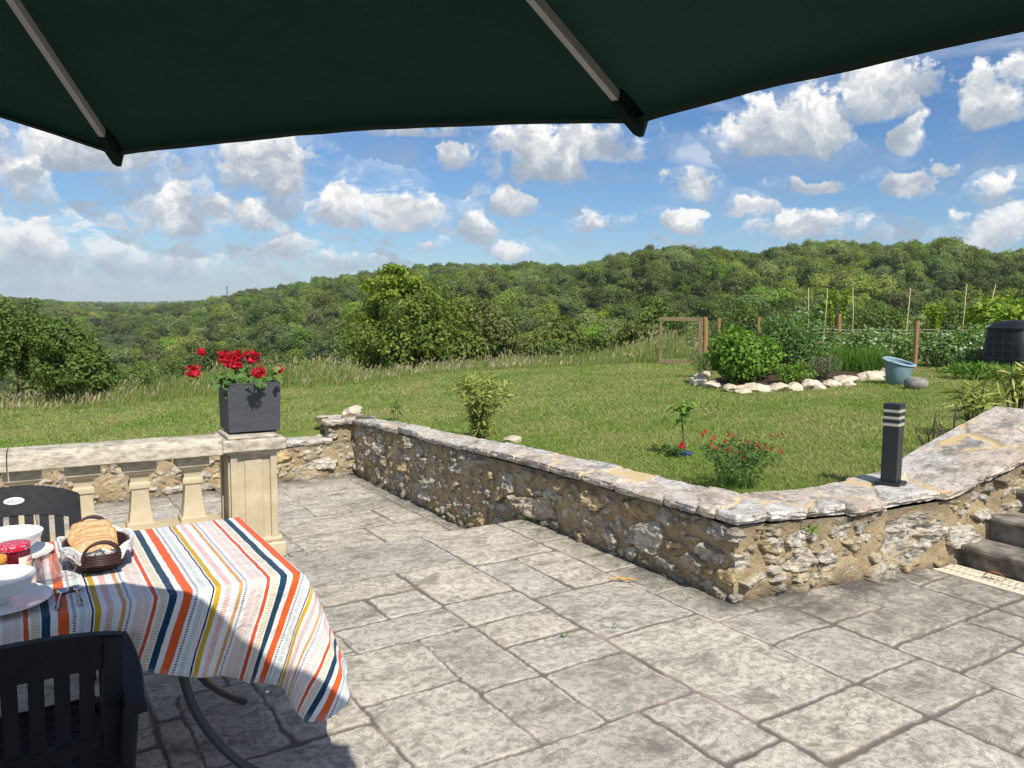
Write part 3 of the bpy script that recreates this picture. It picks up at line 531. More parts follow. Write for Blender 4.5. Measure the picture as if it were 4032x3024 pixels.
# ------------------------------------------------------------------ the rubble walls
def rubble_face(line, tops, seed, dens, size, res=0.0068, z0=-0.4, foot=lambda s: s * 0, normal_sign=1):
    """front face of a wall along a plan polyline (u,w); tops: (distance, height) pairs"""
    line = np.array(line, float); seg = np.linalg.norm(np.diff(line, axis=0), axis=1); cum = np.r_[0, np.cumsum(seg)]; L = cum[-1]
    ns = int(L / res) + 1; s = np.linspace(0, L, ns); top = np.interp(s, [t[0] for t in tops], [t[1] for t in tops])
    nt = int((top.max() - z0) / res) + 1; f = np.linspace(0, 1, nt); Sg, Fg = np.meshgrid(s, f, indexing='ij'); Z = z0 + Fg * (top[:, None] - z0)
    r = np.random.default_rng(seed); size_f = size if callable(size) else (lambda q: size); dens_f = dens if callable(dens) else (lambda q: dens)
    lump = fbm(Sg * 5, Z * 5, seed, 4); h = 0.008 * lump + 0.014 * fbm(Sg * 1.3, Z * 1.3, seed + 1, 3) + 0.004 * fbm(Sg * 30, Z * 30, seed + 2, 4, .65)
    st = np.zeros(Sg.shape); tone = np.zeros(Sg.shape); ring = np.zeros(Sg.shape); placed = []
    Sw = Sg + .034 * fbm(Sg * 8, Z * 8, seed + 3, 3) + .026 * fbm(Sg * 24, Z * 24, seed + 13, 4, .6); Zw = Z + .026 * fbm(Sg * 8, Z * 8, seed + 4, 3) + .022 * fbm(Sg * 24, Z * 24, seed + 14, 4, .6)
    rocky = .5 + .5 * fbm(Sg * 12, Z * 20, seed + 5, 5, .6); strat = fbm(Sg * 5, Z * 36, seed + 6, 3)
    fa = vnoise(Sg * 17 + 3 * fbm(Sg * 9, Z * 9, seed + 21, 2), Z * 24, seed + 8); facet = np.round(fa * 4) / 4 - .5
    Tm = top.max(); n = int(np.mean(dens_f(s)) * L * (top.mean() - z0)); tries = 0
    while len(placed) < n and tries < n * 14:
        tries += 1; cs, cz = r.uniform(0, L), r.uniform(z0, Tm); sz = float(np.asarray(size_f(np.array(cs))))
        k = r.choice([r.uniform(1.0, 1.7), r.uniform(.55, .95), r.uniform(.2, .5)], p=[.30, .38, .32]); rx, ry = sz * k * r.uniform(.8, 1.5), sz * k * r.uniform(.42, .85)
        if cz > np.interp(cs, s, top) - ry * .5: continue
        if any(abs(cs - a) < (rx + c) * .86 and abs(cz - b_) < (ry + d_) * .84 for a, b_, c, d_ in placed): continue
        placed.append((cs, cz, rx, ry)); ro = r.normal(0, .25); i0, i1 = np.searchsorted(s, [cs - 2 * rx - .05, cs + 2 * rx + .05])
        sl = slice(max(0, i0), min(ns, i1)); dx = Sw[sl] - cs; dz = Zw[sl] - cz; x = dx * math.cos(ro) + dz * math.sin(ro); y = -dx * math.sin(ro) + dz * math.cos(ro)
        # an irregular polygon: the farthest of several straight sides
        ns_ = int(r.integers(4, 7)); a0 = r.uniform(0, 6.28); q = np.full(x.shape, -9.0)
        for j in range(ns_):
            an = a0 + 6.283 * (j + r.uniform(-.28, .28)) / ns_; q = np.maximum(q, (x / rx * math.cos(an) + y / ry * math.sin(an)) / r.uniform(.72, 1.0))
        m = sstep(q, 1.0, .94); pr = r.uniform(.006, .034) * (.6 + .55 * min(k, 1.4)); tx, tz = r.normal(0, .17, 2)
        hh = m * (pr + (x * tx + y * tz) + (.044 * (rocky[sl] - .5) + .026 * facet[sl] + .008 * strat[sl]) * min(1, k + .25)); better = m > st[sl]
        h[sl] = np.where(better, h[sl] * (1 - m) + hh, h[sl]); tone[sl] = np.where(better, r.uniform() ** 1.3, tone[sl])
        smear = sstep(fbm(Sg[sl] * 7, Z[sl] * 7, seed + 30, 4), .34, .5) * .9; st[sl] = np.maximum(st[sl], m * (1 - smear))
        rg = np.exp(-((q - 1.03) / .035) ** 2) * r.uniform(.3, 1) * (1 - smear); ring[sl] = np.maximum(ring[sl], rg); h[sl] -= .010 * rg
        if r.random() < .4: h[sl] -= r.uniform(.01, .03) * np.exp(-((q - 1.10) / .06) ** 2) * (y < 0)
    crack = np.abs(fbm(Sg * 3.1, Z * 3.1, seed + 40, 4)); h -= .010 * (1 - sstep(crack, .0, .025)) * (1 - st)
    base = np.stack([np.interp(s, cum, line[:, i]) for i in (0, 1)], 1); i = np.clip(np.searchsorted(cum, s, 'right') - 1, 0, len(seg) - 1)
    tdir = (np.diff(line, axis=0) / seg[:, None])[i]; nrm = np.stack([tdir[:, 1], -tdir[:, 0]], 1) * normal_sign
    for _ in range(3): nrm[1:-1] = (nrm[:-2] + nrm[1:-1] * 2 + nrm[2:]) / 4
    nrm /= np.linalg.norm(nrm, axis=1)[:, None]
    h = np.clip(h, -.03, .085); Pm = base[:, None, :] + nrm[:, None, :] * h[..., None]
    V = np.concatenate([Pm, Z[..., None]], -1).reshape(-1, 3)
    return V, grid_faces(ns, nt, 0, normal_sign > 0), dict(stone=st, tone=tone, hgt=(Z - foot(s)[:, None]), topd=(top[:, None] - Z), ring=ring)
def strip(pairs, z_of, thick, seed, res=0.011, over=0.0):
    """a coping of flagstones: cross-sections from the front pair point to the back one, along the wall"""
    pairs = np.array(pairs, float); fr, bk = pairs[:, :2], pairs[:, 2:]; seg = np.linalg.norm(np.diff(fr, axis=0), axis=1); cum = np.r_[0, np.cumsum(seg)]; L = cum[-1]
    ns = int(L / res) + 1; s = np.linspace(0, L, ns); F = np.stack([np.interp(s, cum, fr[:, i]) for i in (0, 1)], 1); B = np.stack([np.interp(s, cum, bk[:, i]) for i in (0, 1)], 1)
    wid = np.linalg.norm(B - F, axis=1).mean(); na = int(wid / res) + 1; r = np.random.default_rng(seed)
    # across: front bottom -> front top -> back top -> back bottom
    ef = np.linspace(-1, 0, 6)[:-1]; a = np.concatenate([ef, np.linspace(0, 1, na), np.array([1.3, 1.7, 2.0])])
    A = np.clip(a, 0, 1); Sg, Ag = np.meshgrid(s, A * wid, indexing='ij'); Z = np.array([z_of(x) for x in s])[:, None] + np.zeros_like(Ag)
    seeds = []; x = -.1
    while x < L + .2:                                         # a row or two of flags
        ln = r.uniform(.28, .62); k = r.uniform(.35, .65) * wid
        if r.random() < .72: seeds += [(x + r.uniform(-.06, .06), k * .5), (x + ln * r.uniform(.3, .6), k + (wid - k) * .5)]
        else: seeds.append((x, wid * .5))
        if r.random() < .5: seeds.append((x + ln * .5, r.uniform(0, wid)))
        x += ln
    sd = np.array(seeds); Sw = Sg + .035 * fbm(Sg * 5, Ag * 5, seed, 4) + .012 * fbm(Sg * 24, Ag * 24, seed + 7, 3); Aw = Ag + .035 * fbm(Sg * 5, Ag * 5, seed + 1, 4) + .012 * fbm(Sg * 24, Ag * 24, seed + 8, 3)
    f1 = np.full(Sg.shape, 9.0); f2 = f1.copy(); idx = np.zeros(Sg.shape, int)
    for i, (p, q) in enumerate(sd):
        dd = np.hypot(Sw - p, (Aw - q) * 1.25); new = dd < f1; f2 = np.where(new, f1, np.minimum(f2, dd)); idx = np.where(new, i, idx); f1 = np.where(new, dd, f1)
    jw = .004 + .10 * np.clip(fbm(Sg * 3.4, Ag * 3.4, seed + 2, 4) + .05, 0, 1); st = sstep(f2 - f1, jw * .6, jw * 1.5)
    tn = r.uniform(size=len(sd)); lift = r.uniform(-.010, .016, len(sd)); tone = tn[idx] ** 1.6
    hgt = st * (.003 + lift[idx]) + .006 * fbm(Sg * 9, Ag * 9, seed + 3, 5) + .003 * fbm(Sg * 42, Ag * 42, seed + 4, 3)
    edge = .020 * fbm(s * 4.2, s * 0, seed + 5, 5, .6)[:, None] + .034 * (tn[idx[:, 5:6]] - .5)
    out = np.where(a[None, :] <= 0, over + edge, 0) + np.where(a[None, :] < 0, .022 * fbm(Sg * 13, a[None, :] * 5 + Sg * 2, seed + 6, 5, .6) - .012 * (a[None, :] < -.7), 0)
    out = out - np.where(a[None, :] <= 0, .026, 0) * np.exp(-((f2 - f1)[:, 5:6] / .016) ** 2)
    out = out * np.where((a > 0) & (a < .12), 1 - a / .12, 1)[None, :]
    down = np.where(a < 0, -a * thick, np.where(a > 1, (a - 1) * thick, 0))[None, :]
    Z = Z + np.where((a >= 0) & (a <= 1), 1, .4)[None, :] * hgt - down - .008 * ((a <= .02) & (a > -.3))[None, :]
    dirv = (F - B) / np.linalg.norm(F - B, axis=1)[:, None]; Pm = F[:, None, :] * (1 - A)[None, :, None] + B[:, None, :] * A[None, :, None] + dirv[:, None, :] * out[..., None]
    V = np.concatenate([Pm, Z[..., None]], -1).reshape(-1, 3); st = np.where(a[None, :] < 0, np.maximum(st, .75), st)
    Fc = grid_faces(ns, len(a), 0, False); m = len(a)                       # close both ends
    e0 = np.arange(m); caps = []
    for base, fl in ((0, False), ((ns - 1) * m, True)):
        for k in range(m // 2 - 1):
            q = [base + k, base + k + 1, base + m - 2 - k, base + m - 1 - k]; caps.append(q[::-1] if fl else q)
    return V, np.concatenate([Fc, np.array(caps)]), dict(stone=st, tone=tone)

# the retaining wall: from the rock pile along the lawn to the near corner, then right, rising beside the steps
t = thing('rubble_wall', 'long stone wall with flat coping, bending at the near corner and rising to the right beside the steps', 'wall', (0, 0, 0), TH)
WL = [(3.49, 9.12), (3.49, 5.4), (3.50, 3.10), (4.4, 2.975), (5.245, 2.83), (6.7, 2.58)]
LC = 6.02                                                     # run of the first leg
foot = lambda s: np.where(s > 3.85, 0.0, -.32)
V, F, A = rubble_face(WL, [(0, .32), (.6, .33), (4.2, .435), (6.02, .455), (7.0, .425), (7.77, .45), (8.12, .55), (8.47, .645), (9.27, .87)], 31, lambda s: np.where(s < LC, 74, 62), lambda s: np.interp(s, [0, 3, LC - .3, LC + .4, 9], [.092, .10, .115, .155, .14]), z0=-.38, foot=foot)
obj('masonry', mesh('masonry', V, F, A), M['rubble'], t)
fz = lambda s: float(np.interp(s, [0, .9, 4.5, 6.35, 6.5, 7.34, 8.11, 8.45, 8.8, 9.65], [.36, .385, .505, .522, .52, .492, .525, .622, .718, .945]))
V, F, A = strip([(3.47, 9.42, 3.70, 9.42), (3.47, 9.0, 3.70, 9.0), (3.47, 6.8, 3.76, 6.8), (3.47, 3.6, 3.89, 3.8), (3.47, 3.07, 3.90, 3.44), (3.75, 3.03, 4.05, 3.46), (4.4, 2.945, 4.5, 3.42), (5.245, 2.80, 5.3, 3.36), (5.6, 2.74, 5.65, 3.38), (6.7, 2.55, 6.7, 3.3)], fz, .054, 33, over=.012)
me = mesh('coping', V, F, A); me.set_sharp_from_angle(angle=R_(38)); obj('coping', me, M['coping'], t)
b = MB(); Q = [(3.68, 9.4, .31), (3.74, 6.8, .38), (3.86, 3.5, .45), (3.88, 3.42, .45), (5.3, 3.34, .46), (5.65, 3.35, .55), (6.7, 3.28, .87)]
b.add(np.array([[x, y, zz] for x, y, h in Q for zz in (-.5, h)]), [[2 * i, 2 * i + 1, 2 * i + 3, 2 * i + 2] for i in range(6)]); b.build('rear_face', M['rubble'], t, smooth=False)
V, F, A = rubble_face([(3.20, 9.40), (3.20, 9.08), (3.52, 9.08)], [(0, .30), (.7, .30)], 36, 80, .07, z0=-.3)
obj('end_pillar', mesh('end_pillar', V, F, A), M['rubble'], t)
V, F, A = strip([(3.14, 9.02, 3.14, 9.45), (3.3, 9.02, 3.3, 9.46), (3.50, 9.01, 3.50, 9.46)], lambda s: .362 + 0 * s, .06, 37, over=.01); obj('end_coping', mesh('end_coping', V, F, A), M['coping'], t)

# the low wall at the back of the lower terrace
t = thing('rubble_wall', 'low ochre stone wall seen between the balusters, closing the lower terrace', 'wall', (0, 0, 0), TH)
V, F, A = rubble_face([(-4.3, 9.0), (3.5, 9.04)], [(0, .09), (7.9, .11)], 52, 85, .095, z0=-.36, res=.011, foot=lambda s: s * 0 - .32)
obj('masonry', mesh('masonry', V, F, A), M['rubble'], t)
V, F, A = strip([(-4.3, 8.98, -4.3, 9.34), (3.2, 9.015, 3.2, 9.37)], lambda s: .15 + 0 * s, .055, 55, res=.016, over=.012)
obj('coping', mesh('coping', V, F, A), M['coping'], t)

# ------------------------------------------------------------------ the steps and the drain in front of them
t = thing('garden_steps', 'dark stone steps climbing beside the right-hand wall', 'steps', (0, 0, 0), TH)
for k in range(4):
    u0 = 5.33 + .285 * k; zt = .145 + .165 * k; lw = 2.86 - .05 * k; nu, nw = 46, 90
    prof = [(u0 + .02, zt - .20), (u0 + .018, zt - .055), (u0 - .012, zt - .045), (u0 - .022, zt - .022), (u0 - .014, zt - .004), (u0 + .006, zt)] + [(u0 + .006 + d, zt) for d in np.linspace(.03, .33, 12)]
    prof = np.array(prof); w = np.linspace(.2, lw, nw); U = np.repeat(prof[:, 0:1], nw, 1); Z = np.repeat(prof[:, 1:2], nw, 1); W = np.repeat(w[None, :], len(prof), 0)
    U = U + .010 * fbm(W * 9, Z * 20 + U * 9, 60 + k, 4); Z = Z + .006 * fbm(W * 8, U * 8, 70 + k, 4)
    sme = (mesh('step', np.stack([U, W, Z], -1).reshape(-1, 3), np.concatenate([grid_faces(len(prof), nw, 0, True), [[j * nw + nw - 1, (j + 1) * nw + nw - 1, (len(prof) - 2 - j) * nw + nw - 1, (len(prof) - 1 - j) * nw + nw - 1] for j in range(len(prof) // 2 - 1)]]))); sme.set_sharp_from_angle(angle=R_(35)); obj('step', sme, M['step'], t)
t = thing('drain_grille', 'cream plastic slotted drain grille along the foot of the steps', 'drain', (0, 0, 0), TH)
b = MB(); zt = .006
for du in (0, .0975, .195): b.box((5.10 + du, 1.65, zt - .006), (.030 if du != .0975 else .022, 2.36, .018), bev=.002)
for i in range(60):
    w = 2.81 - .0395 * i
    b.box((5.146, w, zt - .007), (.068, .026, .014), rz=.12); b.box((5.243, w - .006, zt - .007), (.068, .026, .014), rz=.12)
b.build('grille', M['cream'], t, smooth=False); b = MB(); b.box((5.198, 1.65, -.04), (.22, 2.34, .03)); b.build('channel', M['soil'], t, smooth=False)

# ------------------------------------------------------------------ the balustrade (its own frame: x along it, y away from the camera)
BL0 = (-1.866, 5.10, 0.0); BLR = math.atan2(.4985, .8669)
t = thing('balustrade', 'pale stone balustrade with square balusters and a broad end pier', 'balustrade', BL0, BLR)
def rail_sec(x0, x1):
    sec = [(.012, .735), (.0, .742), (.0, .808), (.006, .815), (.045, .818), (.052, .838), (.058, .842), (.262, .842), (.268, .838), (.275, .818), (.314, .815), (.32, .808), (.32, .742), (.308, .735)]
    n = 40; x = np.linspace(x0, x1, n); sec = np.array(sec); V = np.zeros((n, len(sec), 3)); V[..., 0] = x[:, None]; V[..., 1] = sec[:, 0]; V[..., 2] = sec[:, 1]
    V[..., 1] += .003 * fbm(x[:, None] * 9, np.arange(len(sec))[None] * 1.3, 91, 3); V[..., 2] += .003 * fbm(x[:, None] * 9, np.arange(len(sec))[None] * 1.3, 92, 3)
    m = len(sec); caps = []
    for base, fl in ((0, 1), ((n - 1) * m, 0)):
        for k in range(m // 2 - 1):
            q = [base + k, base + k + 1, base + m - 2 - k, base + m - 1 - k]; caps.append(q[::-1] if fl else q)
    return V.reshape(-1, 3), np.concatenate([grid_faces(n, m, 0, True, True), np.array(caps)])
for x0, x1 in ((-1.187, -.002), (-2.39, -1.193), (-3.6, -2.396)):
    me = mesh('handrail', *rail_sec(x0, x1)); me.set_sharp_from_angle(angle=R_(35)); obj('handrail', me, M['cast'], t)
b = MB(); b.sqprof([(.097, .733), (.097, .668), (.090, .662), (.080, .648), (.062, .638), (.054, .618), (.052, .590), (.060, .582), (.063, .566), (.060, .550), (.050, .542), (.048, .52), (.057, .42), (.067, .345), (.070, .335), (.082, .325), (.082, .290)][::-1])
me0 = None
for k in range(11):
    if me0 is None:
        o = b.build('baluster', M['cast'], t, angle=25, loc=(-.178, .16, 0)); me0 = o.data
    else: obj('baluster', me0, None, t, loc=(-.178 - .3145 * k, .16, 0))
b = MB(); b.box((-1.78, .16, .255), (3.56, .25, .075), bev=.008); b.build('plinth_rail', M['cast'], t, smooth=False)
b = MB(); b.box((-1.78, .18, -.075), (3.56, .2, .585)); b.build('plinth_wall', M['cast'], t, smooth=False)
# pier: shaft with a sunk panel, base, cap
p = MB(); px, py = .195, .20
p.box((px, py, .40), (.300, .30, .70), bev=.006)
p.build('pier_shaft', M['cast'], t, smooth=False)
p = MB(); fy = py - .15                                       # raised frame round the sunk panel, on the front and on the left
for sx in (-1, 1): p.box((px + sx * .128, fy - .012, .385), (.044, .024, .70), bev=.003); p.box((px - .15 - .006, py + sx * .122, .385), (.012, .056, .70), bev=.003)
p.box((px, fy - .012, .722), (.212, .024, .024), bev=.003)
p.box((px, fy - .004, .37), (.118, .012, .62), bev=.004)
p.build('pier_panel', M['cast'], t, smooth=False)
p = MB(); p.box((px, py, .055), (.40, .40, .11), bev=.01); p.box((px, py, .13), (.36, .36, .04), bev=.012); p.box((px, py, -.18), (.40, .40, .355)); p.build('pier_base', M['cast'], t, smooth=False)
p = MB(); p.box((px, py - .002, .788), (.405, .44, .080), bev=.007); p.box((px, py, .8385), (.33, .37, .021), bev=.006); p.box((px, py, .739), (.345, .36, .018), bev=.004); p.build('pier_cap', M['cast'], t, smooth=False)

# ------------------------------------------------------------------ lawn, slope, valley and hills
def lawn_z(x, y):
    return .34 + .055 * np.clip(x, -14, 5.2) + .012 * fbm(x * .9, y * .9, 3, 3)
EDGE = np.array([(-40, 15.5), (-11, 14.3), (-9, 14.06), (-7.8, 13.6), (-6.75, 13.5), (-5.8, 14.85), (-4.4, 15.5), (-3.2, 16.0), (-1.1, 18.1), (1, 17.9), (3.2, 18.0), (5, 20), (8, 24), (12, 25), (30, 26), (60, 30)])
def past_edge(x, y): return y - np.interp(x, EDGE[:, 0], EDGE[:, 1])
RID = [(-48, .30, 900), (-33, .40, 900), (-25, -.35, 520), (-22, .05, 470), (-20, .45, 450), (-17.8, .95, 430), (-15.1, 1.45, 410), (-13.2, 1.95, 395), (-11.2, 2.25, 380), (-6.9, 2.75, 360), (-3.5, 2.95, 345), (-.5, 3.2, 330), (.8, 3.35, 325), (3.1, 3.0, 320), (6.1, 3.3, 310),
       (7.4, 3.75, 305), (9.7, 4.15, 300), (12.3, 4.3, 300), (14.8, 4.05, 300), (16.6, 3.75, 300), (19, 4.1, 300), (21.4, 4.4, 300), (23.4, 4.25, 300), (26.4, 4.2, 300), (28.5, 4.35, 300), (29.5, 3.9, 300), (30.5, 3.6, 300), (33, 3.45, 300), (48, 3.2, 300)]
RID = np.array(RID)
def hill_z(x, y):
    """height of the land beyond the lawn"""
    r = np.hypot(x, y); az = np.degrees(np.arctan2(x, y)); e = past_edge(x, y); base = lawn_z(x, y)
    s = np.clip(e, 0, None); slope = base - .10 * s - .006 * np.clip(s, 0, 40) ** 2
    valley = -15 - 4 * np.clip((-az - 5) / 25, 0, 1)
    near = np.maximum(slope, valley)
    a = np.clip(az, -48, 48); R1 = np.interp(a, RID[:, 0], RID[:, 2]); E1 = np.interp(a, RID[:, 0], RID[:, 1])
    zr = 1.7 + R1 * np.tan(np.radians(E1)) - 6.5
    k = np.clip((r - 78) / (R1 - 78), 0, 1.6); up = valley + (zr - valley) * np.where(k <= 1, k ** .82 * (1 - .14 * np.sin(k * math.pi * 2.5) * k * (1 - k) * 3), 1 - .35 * (k - 1))
    up = up + 2.6 * fbm(x / 42, y / 42, 8, 3) * np.clip((r - 80) / 60, 0, 1)
    z = np.where(r < 78, near, np.maximum(up, valley))
    bl = sstep(r, 60, 95); z = near * (1 - bl) + z * bl
    # a second, far ridge with the valley before it
    E2 = np.interp(a, [-48, -33, -24, -20, -17, -12, 0], [.10, .17, .20, .42, .62, .5, 0]); zr2 = 1.7 + 1700 * np.tan(np.radians(E2)) - 8
    k2 = np.clip((r - 700) / 1000, 0, 1); z2 = -26 + (zr2 + 26) * k2 ** 1.3 + 6 * fbm(x / 160, y / 160, 12, 3) * (1 - k2); far = sstep(r, R1 * 1.25, R1 * 1.25 + 250)
    z = z * (1 - far) + np.where(r > 1700, zr2 - (r - 1700) * .012, z2) * far
    return z
def in_terrace(x, y):
    u = x * UH[0] + y * UH[1]; w = x * WH[0] + y * WH[1]
    return (w < 9.22) & ((u < 3.62) | (w < 3.22 - .12 * np.clip(u - 5.2, 0, 2)))
g = .115; x = np.arange(-22, 22, g); y = np.arange(-1.5, 27, g); X, Y = np.meshgrid(x, y, indexing='ij'); ter = in_terrace(X, Y)
Z = np.where(ter, -.7, np.where(past_edge(X, Y) < 0, lawn_z(X, Y), hill_z(X, Y)) + .012 * fbm(X * 3, Y * 3, 6, 3))
Fg = grid_faces(len(x), len(y)); obj('lawn', mesh('lawn', np.stack([X, Y, Z], -1).reshape(-1, 3), Fg), M['lawn'], kind='structure')
az = np.radians(np.concatenate([np.arange(-180, -60, 6), np.arange(-60, 60, .6), np.arange(60, 180.1, 6)])); rr = np.geomspace(15, 2350, 140); A_, R2 = np.meshgrid(az, rr, indexing='ij'); X = R2 * np.sin(A_); Y = R2 * np.cos(A_)
front = (np.abs(np.degrees(A_)) < 75); Z = np.where(front, hill_z(X, Y), -2 - R2 * .004); Z = Z - np.where((R2 < 34), .5, 0)
M['hillsoil'] = plain('woodland_floor', (.055, .078, .022), .95, .1, var=.4, vs=.05)
obj('hills', mesh('hills', np.stack([X, Y, Z], -1).reshape(-1, 3), grid_faces(len(az), len(rr))), M['hillsoil'], kind='structure')

# ------------------------------------------------------------------ the parasol overhead
C0 = np.array([-.677, .278]); RT = 1.389; TIPZ = 2.012; APX = 2.57
t = thing('parasol', 'dark green octagonal parasol overhead, casting the shade on the table', 'parasol', (C0[0], C0[1], 0), 0)
tip_off = {0: (0, 0, 0), 1: (0, 0, 0), 2: (0, 0, .24), 3: (0, 0, .22), 4: (0, 0, .12), 5: (0, 0, .03), 6: (0, 0, -.05), 7: (0, 0, -.09)}
tips = []
for k in range(8):
    a = .878 + k * math.pi / 4; o_ = tip_off.get(k, (0, 0, .01)); tips.append(np.array([RT * math.cos(a) + o_[0], RT * math.sin(a) + o_[1], TIPZ + o_[2]]))
apex = np.array([.035, 0, APX]); V = []; F = []; off = 0; n, m = 22, 21
for k in range(8):                                           # eight taut panels, hollowed between the ribs and scalloped at the hem
    A, B = tips[k], tips[(k + 1) % 8]; s = np.linspace(0, 1, n); q = np.linspace(0, 1, m); P = np.zeros((n, m, 3))
    for i, si in enumerate(s):
        base = A[None] * (1 - q)[:, None] + B[None] * q[:, None]; bow = 4 * q * (1 - q)
        line = apex * (1 - si) + base * si; mid = (A + B) / 2 - apex
        line = line - (mid * .008 * si ** 2)[None] * bow[:, None]; line[:, 2] += -.012 * bow * math.sin(si * math.pi) + .011 * bow * si ** 3
        P[i] = line + np.array([0, 0, 1.0])[None] * (.006 * fbm(q * 5 + k * 7, q * 0 + si * 6, 88, 4) * bow ** .5)[:, None]
    V.append(P.reshape(-1, 3)); F.append(grid_faces(n, m, off)); off += n * m
    hem = P[-1].copy(); h2 = hem * np.array([.999, .999, 1]) - np.array([0, 0, .010]); h2[:, :2] *= .996     # turned-down hem
    V.append(np.concatenate([hem, h2, h2 * np.array([.985, .985, 1]) + np.array([0, 0, .004])])); F.append(grid_faces(3, m, off)); off += 3 * m
obj('canopy', mesh('canopy', np.concatenate(V), np.concatenate(F)), M['fabric'], t)
for k in range(8):
    d = tips[k] - apex; a0 = apex + d * .05 - np.array([0, 0, .035]); a1 = apex + d * .955 - np.array([0, 0, .014]); b = MB()
    ax = (a1 - a0) / np.linalg.norm(a1 - a0); sd = np.cross(ax, [0, 0, 1]); sd /= np.linalg.norm(sd); up = np.cross(sd, ax)
    Vq = np.array([p + sd * x * .0055 + up * z * .0075 for p in (a0, a1) for x, z in ((-1, -1), (1, -1), (1, 1), (-1, 1))]); b.add(Vq, [[0, 1, 5, 4], [1, 2, 6, 5], [2, 3, 7, 6], [3, 0, 4, 7], [3, 2, 1, 0], [4, 5, 6, 7]])
    b.build('rib', M['rib'], t, smooth=False); p = MB(); c0 = apex + d * .945; c1 = apex + d * 1.008           # sewn pocket that takes the end of the rib
    Vq = []
    for f_, wd, dz in ((0, .011, -.024), (.35, .014, -.029), (.85, .012, -.030), (1, .007, -.027)):
        c = c0 + (c1 - c0) * f_; Vq += [c + sd * wd + up * .002, c - sd * wd + up * .002, c - sd * wd * .6 + up * dz, c + sd * wd * .6 + up * dz]
    fq = [[i * 4 + j, i * 4 + (j + 1) % 4, i * 4 + 4 + (j + 1) % 4, i * 4 + 4 + j] for i in range(3) for j in range(4)] + [[0, 1, 2, 3], [12, 13, 14, 15]]; p.add(np.array(Vq), fq); p.build('rib_pocket', M['fabric'], t, smooth=False)
b = MB(); b.tube([(0, 0, .05), (0, 0, APX - .03)], .022, 16); b.build('pole', M['rib'], t)
b = MB(); b.lathe([(.035, APX - .06), (.06, APX - .055), (.06, APX - .02), (.03, APX + .01), (.022, APX + .06), (.004, APX + .08)], 16); b.build('crown_hub', M['black'], t)
b = MB(); b.lathe([(.03, 1.98), (.05, 1.985), (.05, 2.03), (.03, 2.035)], 16); b.build('runner', M['black'], t)
for k in range(8):
    d = tips[k] - apex; b = MB(); b.tube([(d[0] / RT * .04, d[1] / RT * .04, 2.0), apex + d * .46 - np.array([0, 0, .03])], .008, 6); b.build('strut', M['rib'], t)
b = MB(); b.lathe([(.30, 0), (.31, .02), (.30, .05), (.12, .07), (.05, .10), (.035, .32), (.03, .33)], 28); b.build('base', M['black'], t)

# ------------------------------------------------------------------ table, cloth, chairs (frame u, w)
TE, TF, TB, TZ = .845, 2.77, 3.645, .742
t = thing('garden_table', 'oblong garden table with bent grey tube legs under the striped cloth', 'table', (0, 0, 0), TH)
b = MB(); b.box((-.06, (TF + TB) / 2, TZ - .016), (1.78, TB - TF - .02, .03), bev=.012); b.build('tabletop', M['resin'], t, smooth=False)
b = MB(); b.box((-.06, TF + .07, TZ - .055), (1.62, .04, .045)); b.box((-.06, TB - .07, TZ - .055), (1.62, .04, .045)); b.box((.72, 3.2, TZ - .055), (.04, .7, .045)); b.box((-.84, 3.2, TZ - .055), (.04, .7, .045)); b.build('apron', M['tableleg'], t, smooth=False)
def curve(pts, n=26):
    P = np.array(pts, float); k = len(P); tt = np.linspace(0, k - 1, n); out = []
    for x in tt:
        i = min(int(x), k - 2); f = x - i; p0, p1, p2, p3 = P[max(i - 1, 0)], P[i], P[i + 1], P[min(i + 2, k - 1)]
        out.append(.5 * (2 * p1 + (p2 - p0) * f + (2 * p0 - 5 * p1 + 4 * p2 - p3) * f ** 2 + (3 * p1 - p0 - 3 * p2 + p3) * f ** 3))
    return np.array(out)
for sx in (1, -1):
    for pts in ([(.46, 2.88, .70), (.462, 2.86, .45), (.505, 2.80, .28), (.62, 2.72, .12), (.80, 2.63, .012)], [(.47, 3.02, .70), (.50, 3.05, .45), (.58, 3.14, .27), (.68, 3.26, .13), (.79, 3.38, .012)]):
        b = MB(); P = np.array(pts); P[:, 0] = P[:, 0] if sx > 0 else -.12 - P[:, 0]; b.tube(curve(P), .0165, 14); b.build('leg', M['tableleg'], t)

# the cloth: flat on the top, hanging at the front, flared out round the corner, hanging at the end and the back
o_f = lambda p: np.interp(p, [-1, .28, .41, .55, .67, .78, .845], [.18, .20, .25, .305, .36, .41, .43])
OE = .445; DIR = np.array([(0, -.34, .05, -.94), (20, -.20, -.12, -.97), (45, .04, -.30, -.95), (62, .20, -.30, -.93), (78, .36, -.12, -.92), (90, .36, .0, -.93)])
def ddir(ph): return np.stack([np.interp(ph, DIR[:, 0], DIR[:, i]) for i in (1, 2, 3)], -1)
RO = .030
def hang(edge, outw, dr, s):
    h = RO * (1 - np.exp(-s / RO)); v = s - h; return edge + outw * h[..., None] + dr * v[..., None]
V, F, UVc, HM = [], [], [], []; off = 0
def patch(P, uvp, hem, flip=False):
    global off
    n, m = P.shape[:2]; V.append(P.reshape(-1, 3)); UVc.append(uvp.reshape(-1, 2)); HM.append(hem.ravel()); F.append(grid_faces(n, m, off, flip)); off += n * m
ZC = TZ + .006; pp = np.concatenate([np.linspace(-1.0, 0, 40)[:-1], np.linspace(0, TE, 66)]); qq = np.linspace(TF, TB, 60); ts = np.linspace(0, 1, 36)
